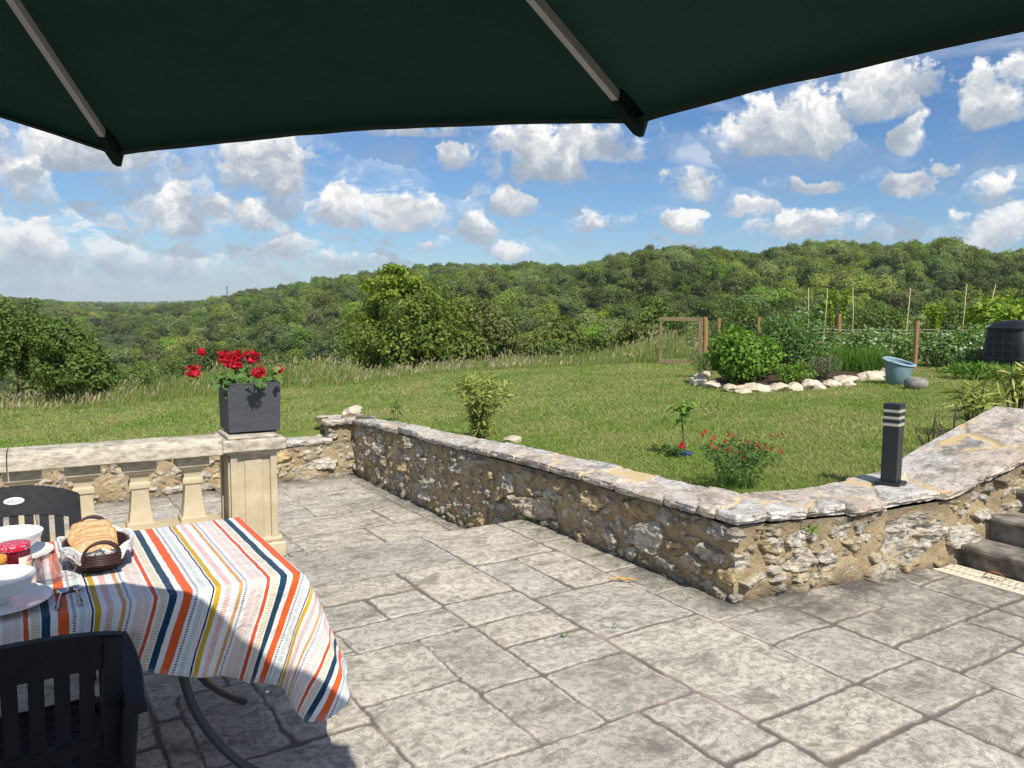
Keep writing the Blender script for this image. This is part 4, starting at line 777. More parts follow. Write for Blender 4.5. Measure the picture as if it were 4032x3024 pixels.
Pg, Qg = np.meshgrid(pp, qq, indexing='ij'); Zt = ZC + .0022 * fbm(Pg * 6, Qg * 6, 3, 3) + .003 * np.exp(-((Qg - 3.22) / .006) ** 2) + .003 * np.exp(-((Qg - 2.93 - .02 * Pg) / .008) ** 2) + .003 * np.exp(-((Pg - .38) / .006) ** 2)
eg = np.minimum(np.minimum(TE - Pg, Qg - TF), TB - Qg); Zt = ZC + (Zt - ZC) * sstep(eg, 0, .04); patch(np.stack([Pg, Qg, Zt], -1), np.stack([Pg, Qg], -1), Pg * 0)
# front
Pg, Tg = np.meshgrid(pp, ts, indexing='ij'); s = o_f(Pg) * Tg; wav = .55 * np.sin(Pg * 15 + 1.0) + .45 * np.sin(Pg * 31 + 2.2) * .6 + .5 * fbm(Pg * 5, s * 3, 41, 3); sw = sstep(TE - Pg, 0, .12)
dr = np.zeros(Pg.shape + (3,)); dr[..., 0] = -.34 * sstep(Pg, -.1, .5) + .05 * np.sin(Pg * 11) * sw; dr[..., 1] = .05 - .12 * sstep(TE - Pg, 0, .3) - .18 * wav * sw * (.3 + .7 * Tg); dr[..., 2] = -1 + .06 * sstep(Pg, .4, TE) + .02 * wav * sw
ed = np.stack([Pg, Pg * 0 + TF, Pg * 0 + ZC], -1); patch(hang(ed, np.array([0, -1.0, 0]), dr, s), np.stack([Pg, TF - s], -1), sstep(Tg, .955, .965), True)
# corner
ph = np.linspace(0, 90, 46); Ph, Tg = np.meshgrid(ph, ts, indexing='ij'); pr = np.radians(Ph); rm = np.minimum(.43 / np.maximum(np.cos(pr), 1e-3), OE / np.maximum(np.sin(pr), 1e-3)); rm = np.minimum(rm, .545 - .012 * np.abs(Ph - 45) / 10)
s = rm * Tg; dr = ddir(Ph); fold = np.sin(np.radians(Ph * 8)) * sstep(np.minimum(Ph, 90 - Ph), 0, 15); dr[..., 0] += .055 * fold * Tg; dr[..., 1] += .035 * fold * Tg
ow = np.stack([np.sin(pr), -np.cos(pr), pr * 0], -1); ed = np.stack([pr * 0 + TE, pr * 0 + TF, pr * 0 + ZC], -1)
patch(hang(ed, ow, dr, s), np.stack([TE + s * np.sin(pr), TF - s * np.cos(pr)], -1), sstep(Tg, .955, .965), True)
# end
Qg, Tg = np.meshgrid(qq, ts, indexing='ij'); s = OE * Tg; sw = sstep(np.minimum(Qg - TF, TB - Qg), 0, .12); k = np.sin(Qg * 17) * .10 * sw
dr = np.zeros(Qg.shape + (3,)); dr[..., 0] = np.interp(Qg, [TF, TF + .25, TB], [.36, .14, .10]) + k * Tg; dr[..., 2] = np.interp(Qg, [TF, TF + .25, TB], [-.93, -.98, -.99])
ed = np.stack([Qg * 0 + TE, Qg, Qg * 0 + ZC], -1); patch(hang(ed, np.array([1.0, 0, 0]), dr, s), np.stack([TE + s, Qg], -1), sstep(Tg, .955, .965), True)
# back, and the far corner
Pg, Tg = np.meshgrid(pp, ts, indexing='ij'); s = .24 * Tg; dr = np.zeros(Pg.shape + (3,)); dr[..., 1] = .10; dr[..., 2] = -1; ed = np.stack([Pg, Pg * 0 + TB, Pg * 0 + ZC], -1)
patch(hang(ed, np.array([0, 1.0, 0]), dr, s), np.stack([Pg, TB + s], -1), sstep(Tg, .955, .965))
Ph, Tg = np.meshgrid(ph, ts, indexing='ij'); pr = np.radians(Ph); s = np.minimum(.24 / np.maximum(np.cos(pr), 1e-3), OE / np.maximum(np.sin(pr), 1e-3)); s = np.minimum(s, .46) * Tg
dr = np.stack([.10 * np.sin(pr) + .1 * np.sin(2 * pr), .10 * np.cos(pr) + .1 * np.sin(2 * pr), pr * 0 - .99], -1); ow = np.stack([np.sin(pr), np.cos(pr), pr * 0], -1); ed = np.stack([pr * 0 + TE, pr * 0 + TB, pr * 0 + ZC], -1)
patch(hang(ed, ow, dr, s), np.stack([TE + s * np.sin(pr), TB + s * np.cos(pr)], -1), sstep(Tg, .955, .965))
V = np.concatenate(V); key = np.round(V / 2e-4).astype(np.int64); _, fi, inv = np.unique(key, axis=0, return_index=True, return_inverse=True); inv = inv.ravel()
Fa = inv[np.concatenate(F)]; me = mesh('tablecloth', V[fi], Fa, dict(hem=np.concatenate(HM)[fi]), np.concatenate(UVc)[fi])
tc = obj('tablecloth', me, M['cloth'], rz=TH); tag(tc, 'white tablecloth with orange, navy and yellow stripes draped over the garden table', 'tablecloth')

# ------------------------------------------------------------------ chairs
def back_pt(x, z, y=0.0):
    return np.stack([x, -.205 - .36 * (z - .44) - .10 * (z - .44) ** 2 - .045 * (1 - (x / .25) ** 2) + y, z], -1)
def slab(b, x0, x1, z0, z1, th, nx=6, nz=10, top=None):
    x = np.linspace(x0, x1, nx); q = np.linspace(0, 1, nz); X, Q = np.meshgrid(x, q, indexing='ij'); z1a = z1(X) if callable(z1) else z1; z0a = z0(X) if callable(z0) else z0; Zz = z0a + (z1a - z0a) * Q
    A = back_pt(X, Zz, th / 2); B = back_pt(X, Zz, -th / 2); k = nx * nz; Vv = np.concatenate([A.reshape(-1, 3), B.reshape(-1, 3)]); f = [grid_faces(nx, nz), grid_faces(nx, nz, k, True)]
    e = [];
    for i in range(nx - 1):
        for j in (0, nz - 1): q_ = [i * nz + j, (i + 1) * nz + j, k + (i + 1) * nz + j, k + i * nz + j]; e.append(q_ if j else q_[::-1])
    for j in range(nz - 1):
        for i in (0, nx - 1): q_ = [i * nz + j, i * nz + j + 1, k + i * nz + j + 1, k + i * nz + j]; e.append(q_ if not i else q_[::-1])
    b.add(Vv, np.concatenate(f + [np.array(e)]))
def make_chair(label, loc, rz):
    t = thing('garden_chair', label, 'chair', loc, rz, 'charcoal resin garden chairs at the table'); arch = lambda x: .910 - .045 * (np.abs(x) / .25) ** 2.4; low = lambda x: .795 - .03 * (np.abs(x) / .25) ** 2
    b = MB(); slab(b, -.25, .25, low, arch, .026, 24, 8); b.build('top_rail', M['resin'], t, angle=40)
    for sx in (-1, 1):
        b = MB(); slab(b, sx * .205, sx * .252, .40, lambda x: .896 - .035 * (np.abs(x) / .25) ** 2.4 * 1.0, .036, 4, 16); b.build('back_post', M['resin'], t, angle=40)
    for k in range(7):
        x = -.168 + .056 * k; b = MB(); slab(b, x - .0175, x + .0175, .44, lambda X: low(X) + .005, .016, 3, 12); b.build('back_slat', M['resin'], t, angle=40)
    b = MB(); slab(b, -.21, .21, .515, .56, .022, 10, 4); b.build('cross_rail', M['resin'], t, angle=40)
    b = MB()
    for k in range(7): b.box((0, -.19 + .066 * k, .435 - .012 * math.sin(k / 6 * math.pi)), (.46, .054, .018), bev=.006)
    b.box((.225, 0, .418), (.035, .47, .04), bev=.008); b.box((-.225, 0, .418), (.035, .47, .04), bev=.008); b.box((0, .225, .415), (.46, .03, .045), bev=.01); b.build('seat', M['resin'], t, smooth=False)
    for sx in (-1, 1):
        y = np.linspace(-.365, .24, 14); z = .655 + .012 * np.sin((y + .36) / .6 * math.pi) - .02 * sstep(y, .1, .24); xc = sx * (.276 + .012 * np.sin((y + .36) / .6 * math.pi)); w = .034 - .006 * sstep(y, -.1, -.36) + .004 * sstep(y, 0, .2); b = MB(); Vv = []
        for i in range(14):
            for dx, dz in ((-1, .0), (-.85, .012), (.85, .012), (1, .0), (1, -.022), (-1, -.022)): Vv.append((xc[i] + dx * w[i], y[i], z[i] + dz))
        f = grid_faces(14, 6, 0, True, True); caps = [[0, 1, 2, 3], [0, 3, 4, 5], [81, 80, 79, 78], [83, 82, 81, 78]]; b.add(np.array(Vv), np.concatenate([f, np.array(caps)])); b.build('armrest', M['resin'], t, angle=30)
        b = MB(); b.tube([(sx * .282, .20, .64), (sx * .275, .215, .44), (sx * .27, .245, .2), (sx * .265, .28, .0)], [.022, .021, .019, .017], 10); b.build('leg', M['resin'], t)
        b = MB(); b.tube([(sx * .272, -.30, .64), (sx * .262, -.26, .44), (sx * .265, -.30, .2), (sx * .268, -.36, .0)], [.022, .021, .019, .017], 10); b.build('leg', M['resin'], t)
    return t
c = XY(-.035, 2.575); ch1 = make_chair('charcoal slatted chair in the foreground, seen from behind in the parasol shade', (c[0], c[1], 0), TH)
c = XY(-.01, 3.60); ch2 = dup(ch1, (c[0], c[1], 0), TH + math.pi, 'charcoal slatted chair beyond the table with an oval badge on its top rail')
# the badge is on the far chair only
b = MB(); n = 28; th = np.arange(n) * 2 * math.pi / n; bx, bz = .036 * np.cos(th), .0135 * np.sin(th); X0, Z0 = -.004, .855
A = back_pt(X0 + bx, Z0 + bz, .0145); Bk = back_pt(X0 + bx * 1.08, Z0 + bz * 1.12, .0130); cen = back_pt(np.array([X0]), np.array([Z0]), .0150)
b.add(np.concatenate([A, Bk, cen]), [[j, (j + 1) % n, n + (j + 1) % n, n + j][::-1] for j in range(n)], [[2 * n, j, (j + 1) % n][::-1] for j in range(n)]); bd = b.build('badge', M['badge'], ch2, smooth=False)
fc = bpy.data.curves.new('badge_text', 'FONT'); fc.body = 'JARDIN'; fc.size = .017; fc.align_x = 'CENTER'; fc.align_y = 'CENTER'; fc.extrude = .0004
ft = bpy.data.objects.new('badge_text', fc); COL.objects.link(ft); fme = bpy.data.meshes.new_from_object(ft.evaluated_get(bpy.context.evaluated_depsgraph_get())); bpy.data.objects.remove(ft)
fo = obj('badge_text', fme, M['darkink'], bd); fo.location = tuple(back_pt(np.array([X0]), np.array([Z0]), .0162)[0]); fo.rotation_euler = (math.pi / 2 - .40, 0, math.pi)

# ------------------------------------------------------------------ what stands on the table
TT = ZC + .002
def on(u, w, z=TT): c = XY(u, w); return (c[0], c[1], z)
def bowl(u, w, r, label, rs):
    t = tag(MB().lathe([(.034, 0), (.036, .006), (.04, .010), (r * .62, .028), (r * .86, .052), (r * .97, .074), (r, .086), (r * .985, .087), (r * .93, .074), (r * .80, .050), (r * .55, .028), (.02, .016), (.0, .015)], 48, cap1=False).build('bowl', M['china'], loc=on(u, w, TT + .0125), angle=60), label, 'bowl', 'white breakfast bowls')
    p = tag(MB().lathe([(.0, .002), (.055, .0), (.06, .003), (rs * .72, .009), (rs, .021), (rs * .995, .0235), (rs * .74, .0135), (rs * .58, .010), (.05, .0105), (.0, .0105)], 56, cap0=False, cap1=False).build('saucer', M['china'], loc=on(u, w, TT), angle=60), label.replace('white bowl', 'white saucer under the bowl'), 'saucer', 'white saucers under the bowls')
bowl(-.022, 3.475, .108, 'white bowl farther off, behind the jars', .14)
bowl(-.068, 2.93, .115, 'white bowl nearest the foreground chair', .158)
def jar(u, w, r, h, glass, lid, paper, label, flute=False):
    t = thing('jam_jar', label, 'jar', on(u, w), TH + R_(35), 'jam jars'); b = MB()
    b.lathe([(r * .86, 0), (r * .97, .004), (r, .012), (r, h * .62), (r * .97, h * .70), (r * .86, h * .78), (r * .84, h * .84)], 36, sq=5 if flute else None); b.build('glass_body', glass, t)
    b = MB(); b.lathe([(r * .93, h * .80), (r * .97, h * .81), (r * .98, h * .93), (r * .95, h * .985), (r * .90, h), (r * .3, h * .995), (0, h * .99)], 40, cap1=False); b.build('lid', lid, t, angle=50)
    n, m = 26, 8; a = np.linspace(-math.pi * .62, math.pi * .30, n); z = np.linspace(h * .17, h * .60, m); Aa, Zz = np.meshgrid(a, z, indexing='ij'); rr = r * 1.012; 
    cx, cy = np.cos(Aa), np.sin(Aa)
    if flute: k = (np.abs(cx) ** 5 + np.abs(cy) ** 5) ** (-.2); cx, cy = cx * k, cy * k
    uv = np.stack([(Aa - a[0]) / (a[-1] - a[0]), (Zz - z[0]) / (z[-1] - z[0])], -1); obj('label_band', mesh('label_band', np.stack([rr * cx, rr * cy, Zz], -1).reshape(-1, 3), grid_faces(n, m), None, uv.reshape(-1, 2)), paper, t)
    return t
jar(-.012, 3.285, .052, .105, M['jam'], M['dots'], M['paper1'], 'jam jar with a red dotted lid and dark red jam')
jar(-.078, 3.185, .046, .092, M['amber'], M['orangelid'], M['paper2'], 'small amber jam jar with an orange lid beside the glass mug')
# glass mug
t = thing('glass_mug', 'empty clear glass mug with a handle', 'mug', on(.083, 3.10), TH)
b = MB(); b.lathe([(.030, 0), (.036, .003), (.040, .02), (.0435, .055), (.0455, .088), (.0445, .089), (.0425, .086), (.0405, .055), (.037, .022), (.031, .012), (.0, .011)], 44, cap1=False); b.build('cup', M['glass'], t)
b = MB(); hp = curve([(.040, -.010, .072), (.062, -.022, .078), (.080, -.03, .058), (.074, -.028, .032), (.052, -.02, .018), (.037, -.012, .020)], 22); b.tube(hp, .0048, 10); b.build('handle', M['glass'], t)
def spoon(u0, w0, u1, w1, label):
    a = XY(u0, w0); c = XY(u1, w1); d = c - a; L = np.linalg.norm(d); t = thing('teaspoon', label, 'spoon', (a[0], a[1], TT), math.atan2(d[1], d[0]), 'teaspoons on the tablecloth')
    n, m = 20, 18; s = np.linspace(0, 1, n); q = np.linspace(-1, 1, m); Sg, Qg = np.meshgrid(s, q, indexing='ij'); wd = .019 * np.sqrt(np.clip(1 - (2 * Sg - 1) ** 2, 0, 1)) * (1 - .15 * (Sg - .5)); X = -.028 + .056 * Sg; Y = wd * Qg; dep = (1 - (2 * Sg - 1) ** 2) * (1 - Qg ** 2); Zz = .010 - .0085 * dep
    k = n * m; Vv = np.concatenate([np.stack([X, Y, Zz], -1).reshape(-1, 3), np.stack([X, Y, Zz - .0014], -1).reshape(-1, 3)]); obj('spoon_bowl', mesh('spoon_bowl', Vv, np.concatenate([grid_faces(n, m), grid_faces(n, m, k, True)])), M['steel'], t)
    n = 22; s = np.linspace(0, 1, n); X = .026 + s * (L - .026); wd = .0032 + .0050 * sstep(s, .45, .9) - .0035 * sstep(s, .93, 1.0); Zz = .0105 + .006 * np.sin(np.clip(s * 3.2, 0, 3.14)) * (1 - s) - .007 * s ; Vv = []
    for i in range(n):
        for y, z in ((-1, 0), (0, .0012), (1, 0), (0, -.001)): Vv.append((X[i], y * wd[i], Zz[i] + z))
    b = MB(); b.add(np.array(Vv), np.concatenate([grid_faces(n, 4, 0, True, True), [[0, 1, 2, 3], [n * 4 - 1, n * 4 - 2, n * 4 - 3, n * 4 - 4]]])); b.build('spoon_handle', M['steel'], t)
spoon(.157, 2.965, .160, 2.80, 'steel teaspoon lying free, to the right of the other teaspoon')
spoon(.118, 2.955, .094, 2.80, 'steel teaspoon propped against the saucer')
# bread basket
BU, BW = .245, 3.25; t = thing('bread_basket', 'dark wicker basket with a printed white liner, holding sliced bread', 'basket', on(BU, BW), TH)
AX, AY, BH = .108, .165, .085
def oval(a, z, k=1.0): return np.stack([np.cos(a) * (AX * k) * np.abs(np.cos(a)) ** -.12 if False else np.cos(a) * AX * k, np.sin(a) * AY * k, z + 0 * a], -1)
b = MB(); n = 76
for i in range(9):                                            # woven rows, over and under the stakes
    z = .005 + i * .0092; k = .74 + .24 * (i / 8) ** .8
    for ph in (0, math.pi):
        a = np.linspace(0, 2 * math.pi, 150); kk = k + .020 * np.sin(a * 19 + ph + (i % 2) * math.pi); b.tube(oval(a, z, 1) * np.stack([kk, kk, 1 + 0 * a], -1), .0048, 5, cap=False)
for j in range(19):
    a = 2 * math.pi * j / 19 + .1; b.tube([(math.cos(a) * AX * .75, math.sin(a) * AY * .75, .0), (math.cos(a) * AX * .98, math.sin(a) * AY * .98, BH)], .004, 5)
b.lathe([(.0, .006), (.78, .006), (.78, .001)], 40, sx=AX, sy=AY, cap0=False); b.build('weave', M['wicker'], t)
n, m = 120, 18; a = np.linspace(0, 2 * math.pi, n, endpoint=False); pr = np.linspace(0, 1, m); Aa, Pq = np.meshgrid(a, pr, indexing='ij')       # liner: inside, over the rim, outside
kk = np.interp(Pq, [0, .35, .5, .58, 1], [.80, 1.02, 1.09, 1.13, 1.11]); zz = np.interp(Pq, [0, .35, .5, .58, 1], [.02, .075, .098, .094, .050]) ; puff = sstep(Pq, .3, .6)
gap = np.exp(-((np.abs(np.sin(Aa)) - 1) / .10) ** 2); kk = kk + puff * (.045 * np.sin(Aa * 9 + 1) + .04 * fbm(np.cos(Aa) * 5 + 9, np.sin(Aa) * 5 + Pq * 3, 77, 3)); zz = zz + puff * (.008 * np.sin(Aa * 7) + .012 * fbm(np.cos(Aa) * 4, np.sin(Aa) * 4 + 5, 78, 3) * sstep(Pq, .5, 1) * 2 - .012 * gap * (Pq < .58)) + .034 * gap * sstep(Pq, .58, 1)
obj('liner', mesh('liner', np.stack([np.cos(Aa) * AX * kk, np.sin(Aa) * AY * kk, zz], -1).reshape(-1, 3), grid_faces(n, m, 0, False, False) if False else np.concatenate([grid_faces(n, m), np.stack([np.arange(m - 1) + (n - 1) * m, np.arange(m - 1), np.arange(1, m), np.arange(1, m) + (n - 1) * m], -1)])), M['liner'], t)
for sg in (-1, 1):
    a = np.linspace(0, math.pi, 40); hx = -.058 * np.cos(a); hz = .062 + .066 * np.sin(a) ** .8; hy = sg * (AY * 1.13 + .012 * np.sin(a)); b = MB(); tw = np.linspace(0, 14 * math.pi, 40)
    for ph in (0, 2.1, 4.2): b.tube(np.stack([hx + .0038 * np.cos(tw + ph), hy + .0038 * np.sin(tw + ph), hz + .0035 * np.cos(tw + ph)], -1), .0042, 6)
    for i in range(5): b.tube([(-.062, sg * AY * (1.12 + .002 * i), .046 + i * .008), (0, sg * (AY * 1.15), .044 + i * .008), (.062, sg * AY * (1.12 + .002 * i), .046 + i * .008)], .005, 5)
    b.build('handle', M['wicker'], t)
def slice_me(seed):
    n, m = 44, 9; a = np.arange(n) * 2 * math.pi / n; sx = np.sign(np.cos(a)) * np.abs(np.cos(a)) ** .62 * .071; sz = np.sign(np.sin(a)) * np.abs(np.sin(a)) ** .6 * .058; sz = sz + .012 * (np.sin(a) > 0) * np.sin(a) ** 2 * (1 + .5 * np.cos(2 * a)); w = 1 + .09 * fbm(np.cos(a) * 3 + seed, np.sin(a) * 3, seed, 3)
    V, cr = [], []; ks = [0.0, .3, .6, .85, .96, 1.0]; th = .0058
    for side in (-1, 1):
        for k in ks: V.append(np.stack([sx * w * max(k, .01), side * th * (1 if k < .96 else .75) + .0012 * fbm(sx * k * 60, sz * k * 60, seed + side, 3), sz * w * max(k, .01)], -1)); cr.append(np.full(n, 1.0 if k >= .96 else (.25 if k > .8 else 0)))
    K = len(ks); F = np.concatenate([grid_faces(K, n, 0, False, True), grid_faces(K, n, K * n, True, True), [[(K - 1) * n + j, (2 * K - 1) * n + j, (2 * K - 1) * n + (j + 1) % n, (K - 1) * n + (j + 1) % n] for j in range(n)]])
    return mesh('bread_slice', np.concatenate(V), F, dict(crust=np.concatenate(cr)))
sm = [slice_me(3 + i) for i in range(3)]
for me in sm: me.materials.append(M['bread'])
SL = ['frontmost slice of brown bread in the basket, under the front handle', 'second slice of brown bread from the front of the basket', 'third slice of brown bread from the front of the basket', 'fourth slice of brown bread, leaning back in the basket', 'second last slice of brown bread towards the rear handle', 'rearmost slice of brown bread, below the rear handle']
for i in range(6):
    c = XY(BU - .008 + rng.normal(0, .006), BW - .088 + .027 * i); o = obj('bread_slice', sm[i % 3], None, None, (c[0], c[1], TT + .062 + .008 * i + rng.uniform(-.003, .004))); o.rotation_euler = (-1.02 + rng.normal(0, .05), rng.normal(0, .06), TH + rng.normal(0, .07)); tag(o, SL[i], 'bread', 'bread slices in the basket')

# ------------------------------------------------------------------ planter and geraniums on the pier
cB, sB = math.cos(BLR), math.sin(BLR)
def BLp(x, y, z): return (BL0[0] + x * cB - y * sB, BL0[1] + x * sB + y * cB, z)
PX, PY, PZ = .2225, .265, .853; t = thing('planter', 'dark grey slate-look cube planter on the balustrade pier', 'planter', BLp(PX, PY, PZ), BLR)
hw = .172; V = []; n = 26
for k, (nx, ny) in enumerate(((0, -1), (1, 0), (0, 1), (-1, 0))):
    s = np.linspace(-1, 1, n); z = np.linspace(0, 1, n); Sg, Zg = np.meshgrid(s, z, indexing='ij'); tx, ty = -ny, nx; hh = hw * (.965 + .035 * Zg); bump_ = .0022 * fbm(Sg * 3 + k * 9, Zg * 9, 20 + k, 4) * sstep(1 - np.abs(Sg), 0, .08)
    V.append((np.stack([tx * Sg * hh + nx * (hh + bump_), ty * Sg * hh + ny * (hh + bump_), .012 + Zg * .318], -1).reshape(-1, 3), grid_faces(n, n)))
b = MB()
for v, f in V: b.add(v, f)
b.box((0, 0, .014), (hw * 1.9, hw * 1.9, .004)); b.build('pot_body', M['slate'], t, angle=40)
b = MB()
for k in range(4):
    a = k * math.pi / 2; b.box((math.cos(a) * (hw - .009), math.sin(a) * (hw - .009), .333), (.022, hw * 2 + .004, .010), rz=a, bev=.003)
b.build('pot_rim', M['slate'], t, smooth=False); b = MB(); b.box((0, 0, .309), (hw * 1.9, hw * 1.9, .012)); b.build('potting_soil', M['soil'], t, smooth=False)
for sx in (-1, 1):
    for sy in (-1, 1): b = MB(); b.box((sx * .13, sy * .13, .003), (.03, .03, .014)); b.build('pot_foot', M['black'], t, smooth=False)
G0 = BLp(PX, PY, PZ + .315); t = thing('geranium', 'bright red geraniums growing in the slate-look planter', 'flowers', G0, BLR)
# flower heads: x along the pier, y away, z up, from the top of the soil
HEADS = [(-.15, .0, .19, .045), (-.125, -.04, .15, .040), (-.075, .02, .19, .042), (-.085, -.03, .13, .036), (.025, .0, .185, .047), (-.005, -.35, .105, .042), (.19, .0, .08, .040), (-.36, -.05, .095, .046), (-.30, .0, .225, .028)]
r = np.random.default_rng(5)
for x, y, z, rad in HEADS:
    rad *= .95; n = 120; d = ball_points(n, r); d[:, 2] = d[:, 2] * .8 + .1; P = np.array([x, y, z]) + d * rad * r.uniform(.35, 1.0, n)[:, None] * (1 + .3 * np.sin(d[:, 0:1] * 5 + d[:, 1:2] * 4)); v, f, a = leaves(P, d, rad * .58, rad * .55, 107 + int(x * 100), .55, .25, dirs=d * .6)
    b = MB(); b.add(v, None, f, a); b.build('flower_head', M['petal'], t, attr='v')
b = MB(); lp, ln = [], []
for x, y, z, rad in HEADS + [(.19, .0, .13, .01), (.21, .02, .15, .01), (.06, .05, .15, .01)]:
    q = curve([(x * .3, y * .3, -.01), (x * .6, y * .55, z * .45), (x * .95, y * .95, z * .93)], 8); b.tube(q, .0024, 5, cap=False)
for k in range(30):
    x, y = r.uniform(-.16, .16, 2); b.tube([(x * .5, y * .5, -.01), (x, y, r.uniform(.02, .08))], .002, 4, cap=False)
b.build('stems', M['stem'], t)
b = MB(); n = 170; x = np.concatenate([r.normal(0, .095, n - 26), r.normal(-.16, .035, 26)]); y = np.concatenate([r.normal(-.01, .085, n - 26), r.normal(-.08, .04, 26)]); z = np.concatenate([np.clip(r.normal(.045, .03, n - 26), .0, .11), r.normal(.0, .035, 26)])
for k in range(n):                                            # rounded, scalloped leaves
    rad = r.uniform(.018, .034); m = 12; a = np.arange(m) * 2 * math.pi / m + r.uniform(0, 6); nn = np.array([x[k] * 2, y[k] * 2 - .35, .55]) + r.normal(0, .3, 3); nn /= np.linalg.norm(nn); u_ = np.cross(nn, [.3, .8, .1]); u_ /= np.linalg.norm(u_); v_ = np.cross(nn, u_)
    rr = rad * (1 + .1 * np.cos(a * 6)) * np.where(np.cos(a) < -.85, .35, 1); ring = np.array([x[k], y[k], z[k]]) + rr[:, None] * (np.cos(a)[:, None] * u_ + np.sin(a)[:, None] * v_) + nn * (rad * .22 * (1 + .3 * np.cos(3 * a)))[:, None]
    b.add(np.concatenate([ring, [[x[k], y[k], z[k]]]]), None, [[m, j, (j + 1) % m] for j in range(m)], r.uniform())
b.build('foliage', M['geranium'], t, attr='v')

# ------------------------------------------------------------------ small things on the walls and the paving
def BX(u, w, z): c = XY(u, w); return (c[0], c[1], z)
t = thing('bollard_lamp', 'square anthracite bollard lamp with three pale light bands standing on the wall', 'lamp', BX(5.03, 3.12, .522), TH + R_(14))
b = MB(); b.box((0, 0, .013), (.162, .162, .026), bev=.004); b.build('base_plate', M['anth'], t, smooth=False)
b = MB(); b.box((0, 0, .215), (.103, .103, .38), bev=.003); b.build('post', M['anth'], t, smooth=False)
zb = .405
for k in range(3):
    b = MB(); b.box((0, 0, zb + .0115), (.105, .105, .023), bev=.003); b.build('light_band', M['lens'], t, smooth=False); zb += .023
    h = .023 if k < 2 else .036; b = MB(); b.box((0, 0, zb + h / 2), (.109, .109, h), bev=.003); b.build('ring' if k < 2 else 'cap', M['anth'], t, smooth=False); zb += h
b = MB(); b.box((0, 0, zb + .001), (.07, .07, .006), bev=.001); b.build('solar_panel', M['slate'], t, smooth=False)

for (u, w, z, sz, sd, lab) in ((3.50, 9.12, .44, (.22, .18, .15), 3, 'largest pale rock of the pile on the far end of the long wall'), (3.37, 9.05, .405, (.09, .08, .08), 5, 'small pale rock leaning on the left of the largest wall rock'), (3.15, 9.24, .378, (.17, .13, .03), 8, 'thin pale slab at the very end of the wall, beside the rock pile'), (3.58, 8.88, .395, (.22, .13, .045), 9, 'flat brown stone under the front of the rock pile')):
    V, F = rock((0, 0, 0), sz, sd, rough=.5, n=26); o = obj('loose_rock', rock_mesh('loose_rock', V, F), M['limestone'] if 'brown' not in lab else M['step'], None, BX(u, w, z), TH + sd); tag(o, lab, 'rock', 'rocks on the end of the long wall')

def leaf_obj(name, mat, L, W, curl, loc, rz, label):
    s = np.linspace(0, 1, 16); q = np.linspace(-1, 1, 5); Sg, Qg = np.meshgrid(s, q, indexing='ij'); V = np.stack([(Sg - .5) * L, Qg * W / 2 * np.sin(np.pi * np.clip(Sg, .02, .98)) ** .8 + .15 * W * np.sin(Sg * 5), .008 + curl * np.sin(Sg * math.pi) + .006 * Qg ** 2 + .004 * np.sin(Sg * 9)], -1)
    tag(obj(name, mesh(name, V.reshape(-1, 3), grid_faces(16, 5)), mat, None, loc, rz), label, 'leaf')
leaf_obj('fallen_leaf', M['dryleaf'], .17, .028, .012, (.70, 4.83, .004), -.12, 'long yellow fallen leaf lying on the paving')
leaf_obj('fallen_leaf', M['brownleaf'], .13, .05, .035, BX(5.21, 2.50, .012), TH - 1.2, 'curled brown leaf lying on the drain grille')
# chips of stone and petals along the foot of the wall
b = MB(); r = np.random.default_rng(11)
for k in range(70):
    w = r.uniform(3.2, 5.2); u = 3.44 - abs(r.normal(0, .09)); s = r.uniform(.004, .013)
    v, f = rock((u, w, .004), (s, s * r.uniform(.6, 1.4), s * .4), k, n=5); b.add(v, f)
for k in range(26):
    u = r.uniform(3.7, 5.0); w = 3.08 - .1 * (u - 3.5) - abs(r.normal(0, .06)) - .07; s = r.uniform(.004, .011); v, f = rock((u, w, .004), (s, s, s * .4), k, n=5); b.add(v, f)
o = b.build('rubble_chips', M['limestone'], rz=TH, kind='stuff'); o['label'] = 'pale chips and crumbs of stone along the foot of the walls'; o['category'] = 'stone chips'
def sprig(loc, seed, n, L, label, mat='mint'):
    r = np.random.default_rng(seed); P = np.zeros((n, 3)); P[:, :2] = r.normal(0, L * .4, (n, 2)); P[:, 2] = r.uniform(.0, L * .8, n); v, f, a = leaves(P, np.tile([0, 0, 1.0], (n, 1)), L, L * .38, seed, .7, dirs=np.concatenate([P[:, :2] * 2, np.full((n, 1), .6 * L)], 1) / L)
    b = MB(); b.add(v, None, f, a); tag(b.build('weed', M[mat], loc=loc, attr='v'), label, 'weed', 'weeds in the joints')
sprig((.13, 6.27, .0), 3, 12, .04, 'bright green weed at the wall foot beside the step edge', 'vine'); sprig((.29, 3.98, .0), 4, 9, .022, 'tiny dry weed in a paving joint in the middle of the terrace', 'herb'); sprig((.56, 4.13, .0), 5, 8, .02, 'tiny straw weed at a slab edge, right of the dry weed', 'herb'); sprig(BX(4.04, 3.0, .36), 6, 20, .045, 'small fern growing out of the right-hand wall below its coping', 'mint')

